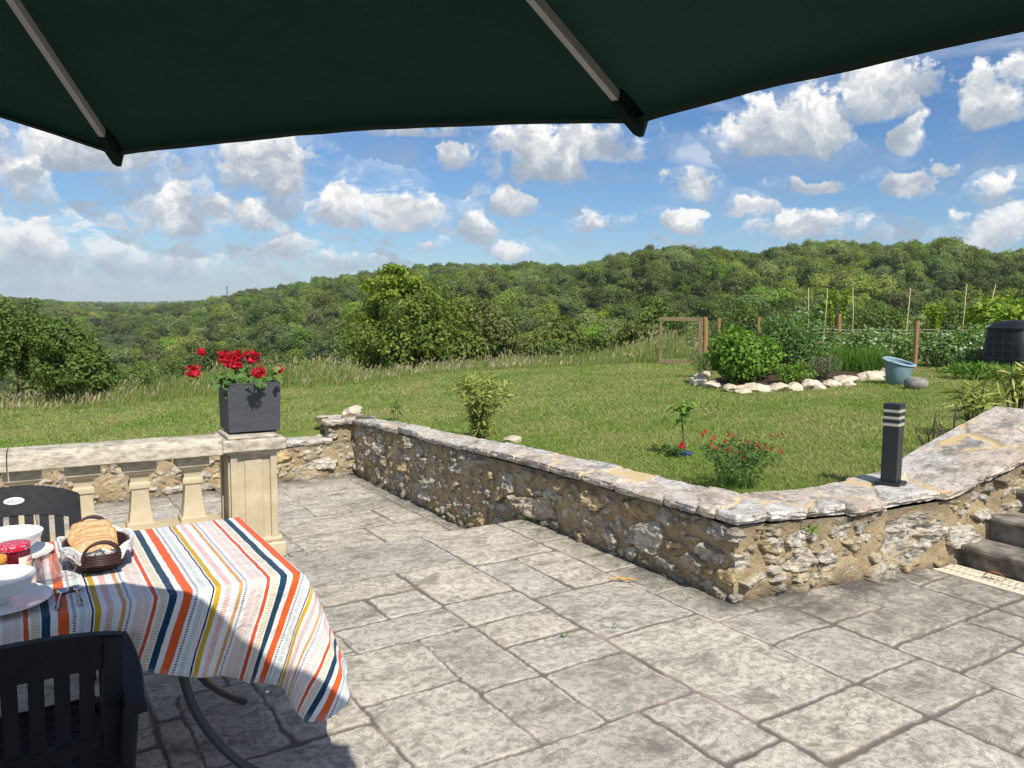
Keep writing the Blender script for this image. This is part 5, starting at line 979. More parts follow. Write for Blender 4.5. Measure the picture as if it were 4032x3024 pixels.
# ------------------------------------------------------------------ plants on the lawn
def lz(x, y): return float(lawn_z(np.array([x]), np.array([y]))[0])
def stems_and_leaves(t, n_st, h, spread, nl, L, W, mat, seed, smat='bark', lean=0.0, r0=.006, base_r=.04, up=.5, droop=.0, whorl=True, lo=.25, hv=.35, sp=.5):
    r = np.random.default_rng(seed); bs = MB(); P, D, N = [], [], []
    for k in range(n_st):
        a = r.uniform(0, 6.283); q = r.uniform(.15, 1) ** .7; hh = h * (1 - hv * q * r.uniform(.3, 1)); p0 = np.array([math.cos(a), math.sin(a), 0]) * base_r * q; p2 = np.array([math.cos(a) * spread * q, math.sin(a) * spread * q, hh]); p1 = (p0 + p2) / 2 + np.array([0, 0, hh * .10]) - np.array([math.cos(a), math.sin(a), 0]) * spread * q * .12
        c = curve([p0, p1, p2], 10); bs.tube(c, np.linspace(r0, r0 * .35, 10), 5, cap=False)
        for i in range(nl):
            s = lo + (1 - lo) * r.uniform(0, 1) ** .8; j = min(int(s * 9), 8); p = c[j] + (c[j + 1] - c[j]) * (s * 9 - j); ax = (c[j + 1] - c[j]); ax /= np.linalg.norm(ax); b_ = r.uniform(0, 6.283); rad = np.array([math.cos(b_), math.sin(b_), 0]); D.append(rad + ax * up); N.append(ax * .7 + rad * .2 + np.array([0, 0, .3])); P.append(p)
    P, D, N = np.array(P), np.array(D), np.array(N); v, f, a = leaves(P, N, L, W, seed + 1, sp, .12, droop, dirs=D); bl = MB(); bl.add(v, None, f, a); bl.build('foliage', mat, t, attr='v'); bs.build('stems', M[smat], t); return P
t = thing('oleander', 'young oleander bush standing on the lawn behind the middle of the long wall', 'shrub', (-.33, 8.12, lz(-.33, 8.12))); stems_and_leaves(t, 40, .72, .34, 26, .105, .020, M['oleander'], 21, r0=.005, lo=.12)
V, F = rock((0, 0, 0), (.22, .15, .09), 41, rough=.5); tag(obj('loose_rock', rock_mesh('loose_rock', V, F), M['limestone'], None, (.02, 7.98, lz(.02, 7.98) + .02)), 'pale stone lying at the foot of the oleander behind the wall', 'rock')
t = thing('seedling', 'tiny seedling on the lawn between the rock pile and the oleander', 'plant', (-1.47, 10.05, lz(-1.47, 10.05))); stems_and_leaves(t, 3, .24, .05, 12, .085, .028, M['herb'], 22, r0=.004, lo=.4)
t = thing('sapling', 'thin young sapling with a few large drooping leaves on the lawn', 'young tree', (1.51, 6.87, lz(1.51, 6.87))); b = MB(); st = curve([(0, 0, 0), (-.015, 0, .18), (-.03, .01, .36), (-.02, .0, .45)], 14); b.tube(st, np.linspace(.008, .004, 14), 6); b.build('trunk', M['bark'], t)
r = np.random.default_rng(9); n = 26; P = np.array([-.02, 0, .0]) + np.stack([r.normal(0, .04, n), r.normal(0, .04, n), r.uniform(.30, .50, n)], 1); a = r.uniform(0, 6.28, n); v, f, av = leaves(P, np.tile([0, 0, 1.0], (n, 1)), (.135), .055, 10, .35, .1, .25, dirs=np.stack([np.cos(a), np.sin(a), r.uniform(-.2, .7, n)], 1)); b = MB(); b.add(v, None, f, av); b.build('crown', M['mint'], t, attr='v')
t = thing('ground_plant', 'low dark plant with one red flower at the foot of the sapling', 'plant', (1.40, 6.82, lz(1.4, 6.82))); stems_and_leaves(t, 16, .10, .12, 16, .035, .014, M['salvia'], 24, smat='stem', r0=.002, lo=.1)
b = MB(); v, f, a = leaves(np.array([.06, -.05, .11]) + np.random.default_rng(1).normal(0, .012, (20, 3)), ball_points(20, np.random.default_rng(2)), .03, .025, 3); b.add(v, None, f, a); b.build('flower', M['petal2'], t, attr='v')
M['bluething'] = plain('blue_scrap', (.03, .055, .16), .5, .3, var=.3); V, F = rock((0, 0, .02), (.10, .07, .06), 5, rough=.8, n=18); tag(obj('blue_scrap', mesh('blue_scrap', V, F), M['bluething'], None, (1.50, 6.78, lz(1.5, 6.78))), 'small crumpled blue object on the grass at the foot of the sapling', 'scrap')
t = thing('salvia', 'airy salvia bush with small scarlet flowers behind the wall corner', 'flowers', (1.60, 5.56, lz(1.6, 5.56))); P = stems_and_leaves(t, 60, .36, .31, 22, .034, .014, M['salvia'], 25, smat='stem', r0=.0022, lo=.15, base_r=.14)
r = np.random.default_rng(31); b = MB()
for k in range(22):
    a = r.uniform(0, 6.28); q = r.uniform(.2, 1) * .33; p = np.array([math.cos(a) * q, math.sin(a) * q, r.uniform(.26, .40)]); b.tube(curve([p * [.5, .5, .55], p * [.85, .85, .9], p + [0, 0, r.uniform(.0, .05)]], 6), .0014, 4, cap=False)
    pb = MB()
    for j in range(r.integers(1, 3)):
        c = p + r.normal(0, .010, 3); v, f, av = leaves(np.repeat(c[None], 5, 0), ball_points(5, r), .019, .014, k * 5 + j, .3); pb.add(v, None, f, av)
    pb.build('flower', M['petal2'], t, attr='v')
b.build('flower_stems', M['stem'], t)
# oleanders by the right-hand wall, some cut back
for i, (x, y, h, ns, lab) in enumerate(((4.12, 7.05, .50, 8, 'oleander with long pale leaves by the right-hand wall, nearest the lamp'), (4.95, 7.75, .62, 11, 'leafy oleander at the right edge, behind the rising wall'))):
    t = thing('oleander', lab, 'shrub', (x, y, lz(x, y))); stems_and_leaves(t, ns, h, .30, 26, .16, .026, M['oleander'], 40 + i, r0=.012, lo=.40, base_r=.07)
for i, (x, y, lab) in enumerate(((3.42, 6.42, 'cluster of bare cut-back stems right of the bollard lamp'), (3.72, 6.68, 'cut-back stems with a few shoots between the lamp and the right-hand oleander'))):
    t = thing('cut_back_shrub', lab, 'shrub', (x, y, lz(x, y))); b = MB(); r = np.random.default_rng(50 + i); P = []
    for k in range(9):
        a = r.uniform(0, 6.28); h = r.uniform(.08, .22) if k else .36; e = np.array([math.cos(a) * .11, math.sin(a) * .11, h]) * (1 if k else [.3, .3, 1]); b.tube([(math.cos(a) * .03, math.sin(a) * .03, 0), e * .6, e], [.011, .009, .007], 6, a=.0); P += [e + r.normal(0, .012, 3) for _ in range(3)]
    b.build('stems', M['bark'], t); P = np.array(P); v, f, a = leaves(P, np.tile([0, 0, 1.0], (len(P), 1)), .05, .012, 60 + i, .4, dirs=np.tile([0, 0, 1.0], (len(P), 1)) + P * [3, 3, 0]); b = MB(); b.add(v, None, f, a); b.build('foliage', M['oleander'], t, attr='v')

# ------------------------------------------------------------------ the herb bed
def bushy(name, label, cat, loc, rx, ry, h, n, L, W, mat, seed, stem='stem', up=.3, lobes=9, sp=.55, group=None, part='foliage'):
    t = thing(name, label, cat, loc, 0, group); r = np.random.default_rng(seed); P, N = [], []
    for k in range(lobes):
        a = r.uniform(0, 6.28); q = math.sqrt(r.uniform(0, .6)); c = np.array([math.cos(a) * rx * q, math.sin(a) * ry * q, h * r.uniform(.3, .68)]); d = ball_points(n // lobes, r); rad = np.array([rx * .5, ry * .5, h * .36]) * r.uniform(.75, 1.1); q2 = r.uniform(.55, 1.0, (len(d), 1)) ** .5
        p = c + d * rad * q2; P.append(p); N.append(d * .8 + np.array([0, 0, .5]))
    P = np.concatenate(P); N = np.concatenate(N); ok = P[:, 2] > .01; P, N = P[ok], N[ok]; v, f, a = leaves(P, N, L, W, seed + 1, sp, .15, .12, dirs=N * .7 + np.array([0, 0, up])); b = MB(); b.add(v, None, f, a); b.build(part, mat, t, attr='v'); b = MB()
    for k in range(14):
        a = r.uniform(0, 6.28); q = r.uniform(.2, .8); b.tube([(math.cos(a) * rx * .2, math.sin(a) * ry * .2, 0), (math.cos(a) * rx * q * .7, math.sin(a) * ry * q * .7, h * .4), (math.cos(a) * rx * q, math.sin(a) * ry * q, h * .8)], .006, 4, cap=False)
    b.build('stems', M[stem], t); return t
BZ = lambda x, y: lz(x, y) + .03
V = []; n = 40; th = np.linspace(0, 2 * math.pi, n, endpoint=False); rad = np.linspace(0, 1, 14); Tg, Rg = np.meshgrid(th, rad, indexing='ij'); X = 4.55 + 1.75 * Rg * np.cos(Tg) + .5 * Rg * np.sin(Tg); Y = 13.0 + 1.55 * Rg * np.sin(Tg) + .3 * Rg * np.cos(Tg); Zm = lawn_z(X, Y) + .11 * (1 - Rg ** 4) + .02 * fbm(X * 6, Y * 6, 9, 3) - .03
obj('bed_soil', mesh('bed_soil', np.stack([X, Y, Zm], -1).reshape(-1, 3), grid_faces(n, 14, 0, True, False)), M['soil'], kind='structure')
bushy('mint_bush', 'tallest bright green bush of the herb bed, at its left end', 'herb', (3.62, 12.25, BZ(3.62, 12.25)), .62, .52, .88, 3200, .085, .055, M['mint'], 71, lobes=14)
bushy('herb_bush', 'dull green bush in the middle of the herb bed with narrow leaves', 'herb', (4.62, 12.9, BZ(4.62, 12.9)), .66, .45, 1.02, 3800, .085, .028, M['herb'], 72, lobes=14)
bushy('parsley', 'low fresh green clump along the front stones of the herb bed', 'herb', (4.18, 11.75, BZ(4.18, 11.75)), .30, .22, .34, 900, .045, .03, M['mint'], 73, lobes=8)
bushy('thyme_cushion', 'round grey-green thyme cushion in the herb bed', 'herb', (4.74, 12.15, BZ(4.74, 12.15)), .27, .25, .42, 1800, .028, .012, M['sage'], 74, stem='bark', lobes=10)
t = thing('chive_clump', 'grassy green clump at the right end of the herb bed', 'herb', (5.80, 13.55, BZ(5.8, 13.55))); r = np.random.default_rng(75); n = 1500; P = np.stack([r.uniform(-.52, .52, n), r.uniform(-.3, .3, n), np.zeros(n)], 1); v, f, a = leaves(P, np.stack([r.normal(size=n), r.normal(size=n), np.zeros(n)], 1), .42, .014, 76, .1, dirs=np.stack([r.normal(0, .2, n), r.normal(0, .2, n), np.ones(n)], 1)); b = MB(); b.add(v, None, f, a); b.build('blades', M['chive'], t, attr='v')
b = MB(); r = np.random.default_rng(77)
STN = [(2.96, 12.75, .24, .2, .20), (2.98, 12.45, .30, .22, .22), (3.05, 12.1, .26, .2, .17), (3.10, 13.2, .24, .2, .2), (3.28, 13.6, .22, .2, .2), (3.22, 11.55, .26, .2, .16), (3.50, 11.32, .46, .22, .20), (3.30, 11.25, .28, .16, .10), (3.78, 11.28, .28, .2, .16), (3.98, 11.27, .26, .2, .15), (4.22, 11.3, .36, .2, .18), (4.32, 11.18, .26, .14, .09), (4.62, 11.5, .28, .2, .17), (4.83, 11.55, .26, .16, .14), (4.87, 11.42, .18, .12, .1), (5.0, 11.85, .42, .22, .16), (5.33, 12.15, .32, .2, .18), (5.62, 12.4, .36, .22, .16), (5.92, 12.8, .32, .2, .18), (6.18, 13.15, .30, .22, .2), (6.38, 13.5, .26, .2, .18), (6.45, 13.85, .3, .2, .16)]
SLAB = ['leftmost', 'big left-hand', 'left front', 'left rear', 'rearmost left', 'squat grey', 'long white', 'low half-sunk', 'blocky white', 'round white', 'wide flat-topped', 'thin low', 'pale orange', 'tilted wedge', 'small orange', 'long sloping', 'smooth white', 'broad pale', 'rough white', 'last big', 'small end', 'end']
POS = ['of the herb bed border, outside the bright green bush', 'of the border below the bright green bush', 'of the border, turning the left corner of the bed', 'of the border, behind the corner stones', 'of the border, half hidden by the bush and nearest the gate', 'at the front left corner of the border', 'of the border, straight below the bright green bush', 'lying outside the long white one', 'to the right of the long white one', 'in the border, in front of the dull green bush', 'left of the parsley clump', 'lying under the wide flat-topped one', 'right of the parsley clump', 'leaning between parsley and thyme', 'on the grass below the tilted wedge', 'in front of the thyme cushion', 'right of the thyme cushion', 'in front of the grassy clump', 'below the right half of the grassy clump', 'of the border before the blue tub', 'behind the blue tub, of the border', 'of the border, hidden farthest behind the tub']

for i, (x, y, a, b_, c) in enumerate(STN):
    V, F = rock((0, 0, 0), (a * .98, b_ * .95, c * .92), 200 + i, rough=.5, n=18); o = obj('border_stone', rock_mesh('border_stone', V, F), M['limestone'], None, (x, y, lz(x, y) + c * .22), r.normal(0, .35) + (1.2 if i < 5 else .0) + (.5 if i > 14 else 0)); tag(o, SLAB[i] + ' stone ' + POS[i], 'stone', 'pale stones round the herb bed')

# ------------------------------------------------------------------ tub, pot, composter
t = thing('tub', 'turquoise flexible tub with a pale blue rim on the lawn', 'tub', (5.62, 11.55, lz(5.6, 11.5)), 0); a = np.linspace(0, 2 * math.pi, 49)[:-1]; prof = [(.0, .0), (.145, .0), (.16, .012), (.178, .17), (.198, .335)]; b = MB(); b.lathe(prof + [(.188, .335), (.168, .17), (.15, .02), (0, .018)], 40, cap0=False, cap1=False); V = b.V[0]; V[:, 2] += np.where(V[:, 2] > .2, .10 * (V[:, 1] + .9 * -V[:, 0]) * (V[:, 2] - .2) / .135 * 2.0, 0); b.build('tub_body', M['blue'], t, angle=50)
b = MB(); ring = np.stack([.198 * np.cos(a), .198 * np.sin(a), .335 + .20 * (.198 * np.sin(a) - .9 * .198 * np.cos(a))], -1); b.tube(np.concatenate([ring, ring[:1]]), .015, 8, cap=False); b.build('rim', M['rim'], t)
for s in (-1, 1): b = MB(); q = curve([(s * .19, -.09, .31 - s * .036), (s * .225, -.04, .325 - s * .042), (s * .225, .04, .34 - s * .042), (s * .19, .09, .35 - s * .036)], 12); b.tube(q, .010, 6); b.build('handle', M['rim'], t)
b = MB(); b.lathe([(.10, .0), (.13, .03), (.148, .07), (.142, .11), (.11, .155), (.085, .165), (.08, .162), (.078, .158), (.02, .15), (0, .15)], 32, sq=2.6, cap1=False); tag(b.build('stone_pot', M['pot'], loc=(5.56, 10.92, lz(5.56, 10.92)), angle=40), 'small round-shouldered grey pot beside the blue tub', 'pot')
t = thing('compost_bin', 'black plastic compost bin with a domed lid at the right edge', 'compost bin', (8.42, 13.3, lz(8.4, 13.3) - .01), R_(20)); t.scale = (1.04, 1.04, 1.09); b = MB(); b.lathe([(.41, 0), (.415, .03), (.385, .40), (.352, .73), (.345, .74), (.335, .74)], 40, sq=4.5); b.build('bin_body', M['bin'], t, angle=40)
b = MB(); b.lathe([(.362, .715), (.365, .745), (.345, .757), (.30, .80), (.22, .842), (.10, .865), (0, .87)], 40, sq=4.5, cap1=False); b.box((0, -.27, .785), (.28, .08, .05), bev=.01); b.build('lid', M['bin'], t, angle=40)
b = MB(); b.box((-.30, -.36, .13), (.26, .10, .24), bev=.015); b.box((-.30, -.42, .235), (.26, .05, .03), bev=.006); b.build('hatch', M['black'], t, smooth=False)

# ------------------------------------------------------------------ kitchen garden: fence, gate, canes, beans
ZG = .62; LF = [(4.12, 17.04), (4.65, 18.0), (6.0, 19.5), (6.98, 21.0)]; RF = [(4.12, 17.04), (6.62, 16.2), (7.27, 14.37), (8.75, 11.9)]
HP = [.97, .90, .90, .90, 1.0, .90, .92]; t = thing('garden_fence', 'kitchen garden fence of round wooden posts with wire netting', 'fence', (0, 0, 0))
for i, (x, y) in enumerate(LF + RF[1:]):
    z = lz(x, y) - .2; b = MB(); rr = .052 if i == 0 else .042 + .004 * (i % 2); b.tube([(x, y, z), (x + .01, y, z + .6), (x + .012 * (i % 3 - 1), y, z + .2 + HP[i])], [rr, rr * .97, rr * .95], 12); b.build('post', M['post'], t, angle=50)
for L in (LF, RF):
    b = MB()
    for (x0, y0), (x1, y1) in zip(L[:-1], L[1:]):
        d = math.hypot(x1 - x0, y1 - y0); n = int(d / .15); s = np.linspace(0, 1, n + 1); z0, z1 = lz(x0, y0), lz(x1, y1)
        for k in range(7): b.tube([(x0 + (x1 - x0) * q, y0 + (y1 - y0) * q, z0 + (z1 - z0) * q + .05 + .13 * k - .012 * math.sin(q * math.pi)) for q in np.linspace(0, 1, 6)], .0020, 3, cap=False)
        for q in s[1:-1]: x, y, z = x0 + (x1 - x0) * q, y0 + (y1 - y0) * q, z0 + (z1 - z0) * q; b.tube([(x, y, z + .05), (x, y, z + .83)], .0017, 3, cap=False)
    b.build('wire_netting', M['wire'], t)
gx0, gy0, gx1, gy1 = 3.2, 17.38, 4.05, 17.0; ga = math.atan2(gy1 - gy0, gx1 - gx0); gl = math.hypot(gx1 - gx0, gy1 - gy0); zz = lz(3.6, 17.2); t = thing('garden_gate', 'weathered timber gate frame with wire netting left of the fence', 'gate', (gx0, gy0, zz), ga)
for nm, c, s in (('side_rail', (.03, 0, .48), (.055, .035, .96)), ('side_rail', (gl - .04, 0, .485), (.08, .045, .97)), ('top_rail', (gl / 2, -.006, .945), (gl, .03, .08)), ('bottom_rail', (gl / 2, -.006, .03), (gl, .04, .085))):
    b = MB(); b.box(c, s, bev=.004); b.build(nm, M['greywood'], t, smooth=False)
b = MB()
for k in range(9): b.tube([(.05, .01, .10 + .1 * k), (gl - .07, .01, .10 + .1 * k)], .0019, 3, cap=False)
for k in range(9): b.tube([(.06 + (gl - .14) * k / 8, .01, .07), (.06 + (gl - .14) * k / 8, .01, .91)], .0017, 3, cap=False)
b.build('wire_netting', M['wire'], t)
CN = [(6.0, 16.2, 1.53, -.03, 'leftmost bean cane, thin and upright'), (6.35, 16.3, 1.52, .05, 'bean cane second from the left, close to the leftmost'), (6.95, 16.3, 1.55, -.04, 'bean cane behind the tall round fence post'), (7.75, 15.75, 1.52, .06, 'bean cane left of the right-hand fence post'), (9.0, 16.0, 1.62, .05, 'tall bean cane in the middle of the bean row'), (9.55, 16.2, 1.62, .20, 'rightmost bean cane, leaning to the right')]
for x, y, h, ln, lab in CN:
    b = MB(); b.tube([(x, y, ZG - .1), (x + ln * .2, y, ZG + h * .33), (x + ln * .45 + .012, y, ZG + h * .66), (x + ln, y, ZG + h)], [.011, .010, .009, .006], 6); tag(b.build('bean_cane', M['cane']), lab, 'cane', 'canes in the kitchen garden')
b = MB()
for z in (.70, .64, .43): b.tube([(x, 15.7 + .02 * (i % 2), ZG + z + .012 * math.sin(i * 2.1)) for i, x in enumerate(np.linspace(5.9, 10.2, 14))], .0055, 4, cap=False)
tag(b.build('pea_string', M['string']), 'pale strings stretched above the bean plants between the canes', 'string')
BN = [(6.75, 15.5, .62, .78, 'bean plants left of the right-hand fence post, below the strings'), (7.55, 15.9, .55, .70, 'bean plants right behind the right-hand fence post'), (8.25, 15.3, .60, .74, 'pale-flowered bean plants in the middle of the row'), (8.95, 15.2, .6, .86, 'taller bean plants next to the compost bin'), (7.3, 17.2, .7, .62, 'low bean plants in the back row, behind the fence post')]
for i, (x, y, rx, h, lab) in enumerate(BN): bushy('bean_plants', lab, 'vegetables', (x, y, ZG), rx, .42, h, 1700, .085, .06, M['bean'], 90 + i, lobes=13, group='bean plants in the kitchen garden')
bushy('bramble', 'low reddish leafy plant at the foot of the beans, left of the compost bin', 'plant', (8.0, 13.95, ZG), .55, .3, .42, 800, .07, .05, M['herb'], 97)
bushy('grape_vine', 'bright yellow-green vine behind the compost bin at the right edge', 'vine', (10.1, 16.0, ZG), .85, .6, 1.35, 2200, .13, .11, M['vine'], 98, stem='bark', lobes=14)
for i, (x, y, h, rx, lab) in enumerate(((7.55, 18.6, 1.75, .42, 'thin yellow-green sapling rising over the left canes'), (10.1, 19.2, 1.35, .33, 'smaller pale sapling between the right-hand canes'), (6.75, 18.0, 1.25, .5, 'bushy reddish sapling left of the yellow-green one'))):
    t = thing('fruit_sapling', lab, 'young tree', (x, y, ZG)); stems_and_leaves(t, 9, h, rx, 70, .10, .055, M['vine'] if i < 2 else M['bean'], 100 + i, r0=.012, lo=.35, base_r=.05, hv=.4)
bushy('weeds', 'rank green weeds at the foot of the compost bin', 'plant', (7.6, 12.6, ZG - .02), .75, .35, .24, 900, .14, .03, M['chive'], 105, lobes=12, up=.8)
bushy('oleander', 'dark leafy shrub with red buds in front of the compost bin', 'shrub', (7.35, 10.75, ZG - .02), .45, .4, .5, 700, .12, .022, M['herb'], 106, lobes=8)
bushy('lavender', 'small plant with mauve flowers at the left end of the herb bed', 'herb', (3.28, 13.75, BZ(3.28, 13.75)), .22, .2, .52, 500, .06, .02, M['sage'], 108, lobes=6)

# ------------------------------------------------------------------ grass
r = np.random.default_rng(123); N = 560000; az = np.radians(r.uniform(-42, 40, N)); q = r.uniform(0, 1, N); rad = 1 / (1 / 4.6 + (1 / 26 - 1 / 4.6) * q); x = rad * np.sin(az); y = rad * np.cos(az); u = x * UH[0] + y * UH[1]; w = x * WH[0] + y * WH[1]
ok = ~((w < 9.38) & ((u < 3.71 + .02 * (9.4 - w)) | (w < 3.48 - .1 * np.clip(u - 5.6, 0, 2)))) & (past_edge(x, y) < .35)
ok &= ~((((x - 4.55) / 1.5) ** 2 + ((y - 13.0) / 1.4) ** 2) < 1)
x, y, rad = x[ok], y[ok], rad[ok]; n = len(x); z = lawn_z(x, y) - .005; a = r.uniform(0, 6.283, n); wd = (.0022 + .00055 * rad) * r.uniform(.7, 1.3, n); pat = fbm(x * .8, y * .8, 55, 4); h = r.uniform(.018, .040, n) * (1 + .35 * fbm(x * 2.1, y * 2.1, 44, 3)); ln = r.normal(0, .9, (n, 2)) * h[:, None]
V = np.zeros((n, 3, 3)); V[:, 0] = np.stack([x - np.cos(a) * wd, y - np.sin(a) * wd, z], -1); V[:, 1] = np.stack([x + np.cos(a) * wd, y + np.sin(a) * wd, z], -1); V[:, 2] = np.stack([x + ln[:, 0], y + ln[:, 1], z + h], -1)
straw = (r.uniform(0, 1, n) < np.clip(.13 + .38 * pat, .02, .6)).astype(float) * r.uniform(.4, 1, n)
o = obj('grass', mesh('grass', V.reshape(-1, 3), np.arange(3 * n).reshape(-1, 3), dict(v=np.repeat(np.clip(r.uniform(0, 1, n) + .3 * pat, 0, 1), 3), straw=np.repeat(straw, 3)), smooth=False), M['grass'], kind='stuff'); o['label'] = 'short mown grass of the lawn with dry yellowish patches'; o['category'] = 'grass'
# tall meadow grass along the far edge, thin arching blades and feathery heads
def meadow(name, N, xr, er, hr, seed, label, dens=None):
    r = np.random.default_rng(seed); x = r.uniform(*xr, N); y = np.interp(x, EDGE[:, 0], EDGE[:, 1]) + er[0] + (er[1] - er[0]) * r.uniform(0, 1, N) ** 1.3
    cl = fbm(x * 1.1, y * 1.1, seed, 4); keep = r.uniform(0, 1, N) < .55 + .9 * cl; x, y, cl = x[keep], y[keep], cl[keep]; n = len(x); z = hill_z(x, y) - .03
    h = r.uniform(*hr, n) * (1 + .5 * cl) * np.interp(x, [-8, -6.6, -4.6, -3, .5, 3], [.5, 1.0, .9, .6, .55, 1.0]) * np.clip((y - np.interp(x, EDGE[:, 0], EDGE[:, 1])) / .7, .35, 1); a = r.uniform(0, 6.283, n); la = r.normal(.3, 1.2, n); lean = np.abs(r.normal(.22, .16, n)) * h; wd = r.uniform(.004, .009, n); P = []
    for s in (0, .45, .8, 1.0):
        c = np.stack([x + np.cos(la) * lean * s ** 2, y + np.sin(la) * lean * s ** 2, z + h * (s - .12 * s ** 3)], -1); P.append(c)
    sd = np.stack([np.cos(a), np.sin(a), 0 * a], -1) * wd[:, None]; V = np.stack([P[0] - sd, P[0] + sd, P[1] - sd * .8, P[1] + sd * .8, P[2] - sd * .5, P[2] + sd * .5, P[3]], 1).reshape(-1, 3); i = np.arange(n)[:, None] * 7
    F4 = np.concatenate([i + np.array([[0, 1, 3, 2]]), i + np.array([[2, 3, 5, 4]])]); F3 = i + np.array([[4, 5, 6]]); o = obj(name, mesh(name, V, [F4, F3], dict(v=np.repeat(np.clip(r.uniform(0, 1, n) + .5 * cl, 0, 1), 7)), smooth=False), M['meadow'], kind='stuff'); o['label'] = label; o['category'] = 'tall grass'
    k = r.uniform(0, 1, n) < np.interp(x, [-8, -5.5, -4, -1, 1, 4], [.10, .03, .09, .10, .03, .04]) + .08 * cl; c0, c1 = P[3][k], P[2][k]; d = c0 - c1; d /= np.linalg.norm(d, axis=1)[:, None] + 1e-6; m = len(c0); e = r.normal(size=(m, 3)); e = np.cross(d, e); e /= np.linalg.norm(e, axis=1)[:, None]; L = r.uniform(.07, .14, m)[:, None]; w_ = .011
    q = np.cross(d, e); V = np.stack([c0 - d * .02, c0 + d * L * .4 + e * w_, c0 + d * L, c0 + d * L * .4 - e * w_, c0 + d * L * .4 + q * w_, c0 + d * L * .4 - q * w_], 1).reshape(-1, 3); i = np.arange(m)[:, None] * 6; F = np.concatenate([i + np.array([[0, 1, 2, 3]]), i + np.array([[0, 4, 2, 5]])]); return V, F, np.repeat(r.uniform(0, 1, m), 6)
v1 = meadow('meadow_grass', 64000, (-15, 4.4), (-.25, 4.5), (.36, .74), 201, 'tall meadow grass along the far edge of the lawn')
b = MB(); b.add(v1[0], v1[1], None, v1[2]); o = b.build('grass_seed_heads', M['seed'], attr='v', smooth=False, kind='stuff'); o['label'] = 'feathery buff seed heads over the tall meadow grass'; o['category'] = 'seed heads'

# ------------------------------------------------------------------ trees
def crown_mesh(name, rx, ry, z0, z1, n, L, W, seed, lobes=14, flat=.9, lobe_r=(.34, .52), sp=.55, shape=.35, patch=None):
    """foliage gathered in lumps spread through the crown, with gaps between them"""
    r = np.random.default_rng(seed); P, N = [], []; zc = (z0 + z1) / 2; hz = (z1 - z0) / 2; sizes = []
    for k in range(lobes):
        d = ball_points(1, r)[0]; q = r.uniform(.35, 1) ** .6; wz = 1 - shape * max(d[2] * q, 0)
        c = np.array([d[0] * rx * .66 * q * wz, d[1] * ry * .66 * q * wz, zc + d[2] * hz * .66 * q]); lr = r.uniform(*lobe_r) * np.array([rx, ry, hz * flat]); sizes.append((c, lr))
    vol = np.array([s[1].prod() ** .66 for s in sizes]); cnt = np.maximum((n * vol / vol.sum()).astype(int), 8)
    for (c, lr), m in zip(sizes, cnt):
        sub = 7; sc = ball_points(sub, r) * .62                          # each lump is itself a few sprays
        w_ = r.integers(0, sub, m); d = ball_points(m, r); p = sc[w_] + d * (.50 * r.uniform(.35, 1.0, (m, 1)) ** .5); P.append(c + p * lr); nn = p / (np.linalg.norm(p, axis=1)[:, None] + .1) + d * .4 + np.array([0, 0, .35]); N.append(nn)
    P = np.concatenate(P); N = np.concatenate(N); v, f, a = leaves(P, N, L, W, seed + 1, sp, .18, .08, dirs=N * .4 + r.normal(size=(len(P), 3)) * .8)
    me = mesh(name, v, f, dict(v=a), smooth=False); return me, sizes
def trunk_mb(h, r0, ends, seed):
    r = np.random.default_rng(seed); b = MB(); fork = h * .38; top = np.array([r.normal(0, .03) * h, r.normal(0, .03) * h, h * .75]); mid = np.array([r.normal(0, .03) * h, 0, fork]); b.tube(curve([(0, 0, -.1 * h), mid, top], 12), np.linspace(r0, r0 * .3, 12), 7)
    for c in ends: s = r.uniform(.2, .85); p0 = mid * (1 - s) + top * s if s > .2 else mid; b.tube(curve([p0, (p0 + c) / 2 + np.array([0, 0, -.03 * h]) + r.normal(0, .03 * h, 3), c], 9), np.linspace(r0 * .38, r0 * .09, 9), 5, cap=False)
    return b
def tree(name, label, cat, x, y, h, rx, n, L, W, mat, seed, z=None, lobes=16, low=.16, group=None, r0=None, **kw):
    zg = float(hill_z(np.array([x]), np.array([y]))[0]) if z is None else z; t = thing(name, label, cat, (x, y, zg), 0, group); me, sz = crown_mesh('crown', rx, rx, h * low, h, n, L, W, seed, lobes, **kw); obj('crown', me, mat, t); trunk_mb(h, r0 or h * .026, [c for c, _ in sz], seed + 5).build('trunk', M['bark'], t); return t
t = tree('oak_tree', 'large spreading oak beyond the meadow with yellow-green upper leaves', 'tree', -3.35, 29.5, 5.6, 3.7, 34000, .16, .11, M['oak'], 301, lobes=44, low=.03, lobe_r=(.24, .38), shape=.15)
me, _ = crown_mesh('young_leaves', 1.6, 1.3, 3.9, 5.8, 2000, .16, .11, 303, 16, lobe_r=(.2, .36)); me.transform(Matrix.Translation((-.85, -.4, 0))); obj('young_leaves', me, M['oakpale'], t)
tree('oak_tree', 'duller brownish-green oak leaning against the right flank of the large oak', 'tree', -.9, 28.8, 3.9, 1.35, 6500, .15, .10, M['oakdull'], 311, lobes=20, low=.04, lobe_r=(.28, .46))
for i, (x, y, h, rx, n, lab) in enumerate(((-9.55, 15.3, 2.38, .95, 9000, 'tall leafy bush at the left edge, highest of the bushes beside the meadow'), (-8.35, 14.75, 1.78, .80, 7500, 'dense green bush between the tallest left bush and the open meadow'), (-7.55, 14.35, 1.28, .55, 4200, 'lower dark bush, rightmost of the left-hand bushes'))):
    tree('bush', lab, 'bush', x, y, h, rx, n, .075, .05, M['hedge'], 320 + i, lobes=18, low=.02, z=float(lawn_z(np.array([x]), np.array([y]))[0]) - .05, lobe_r=(.3, .5), r0=.03)
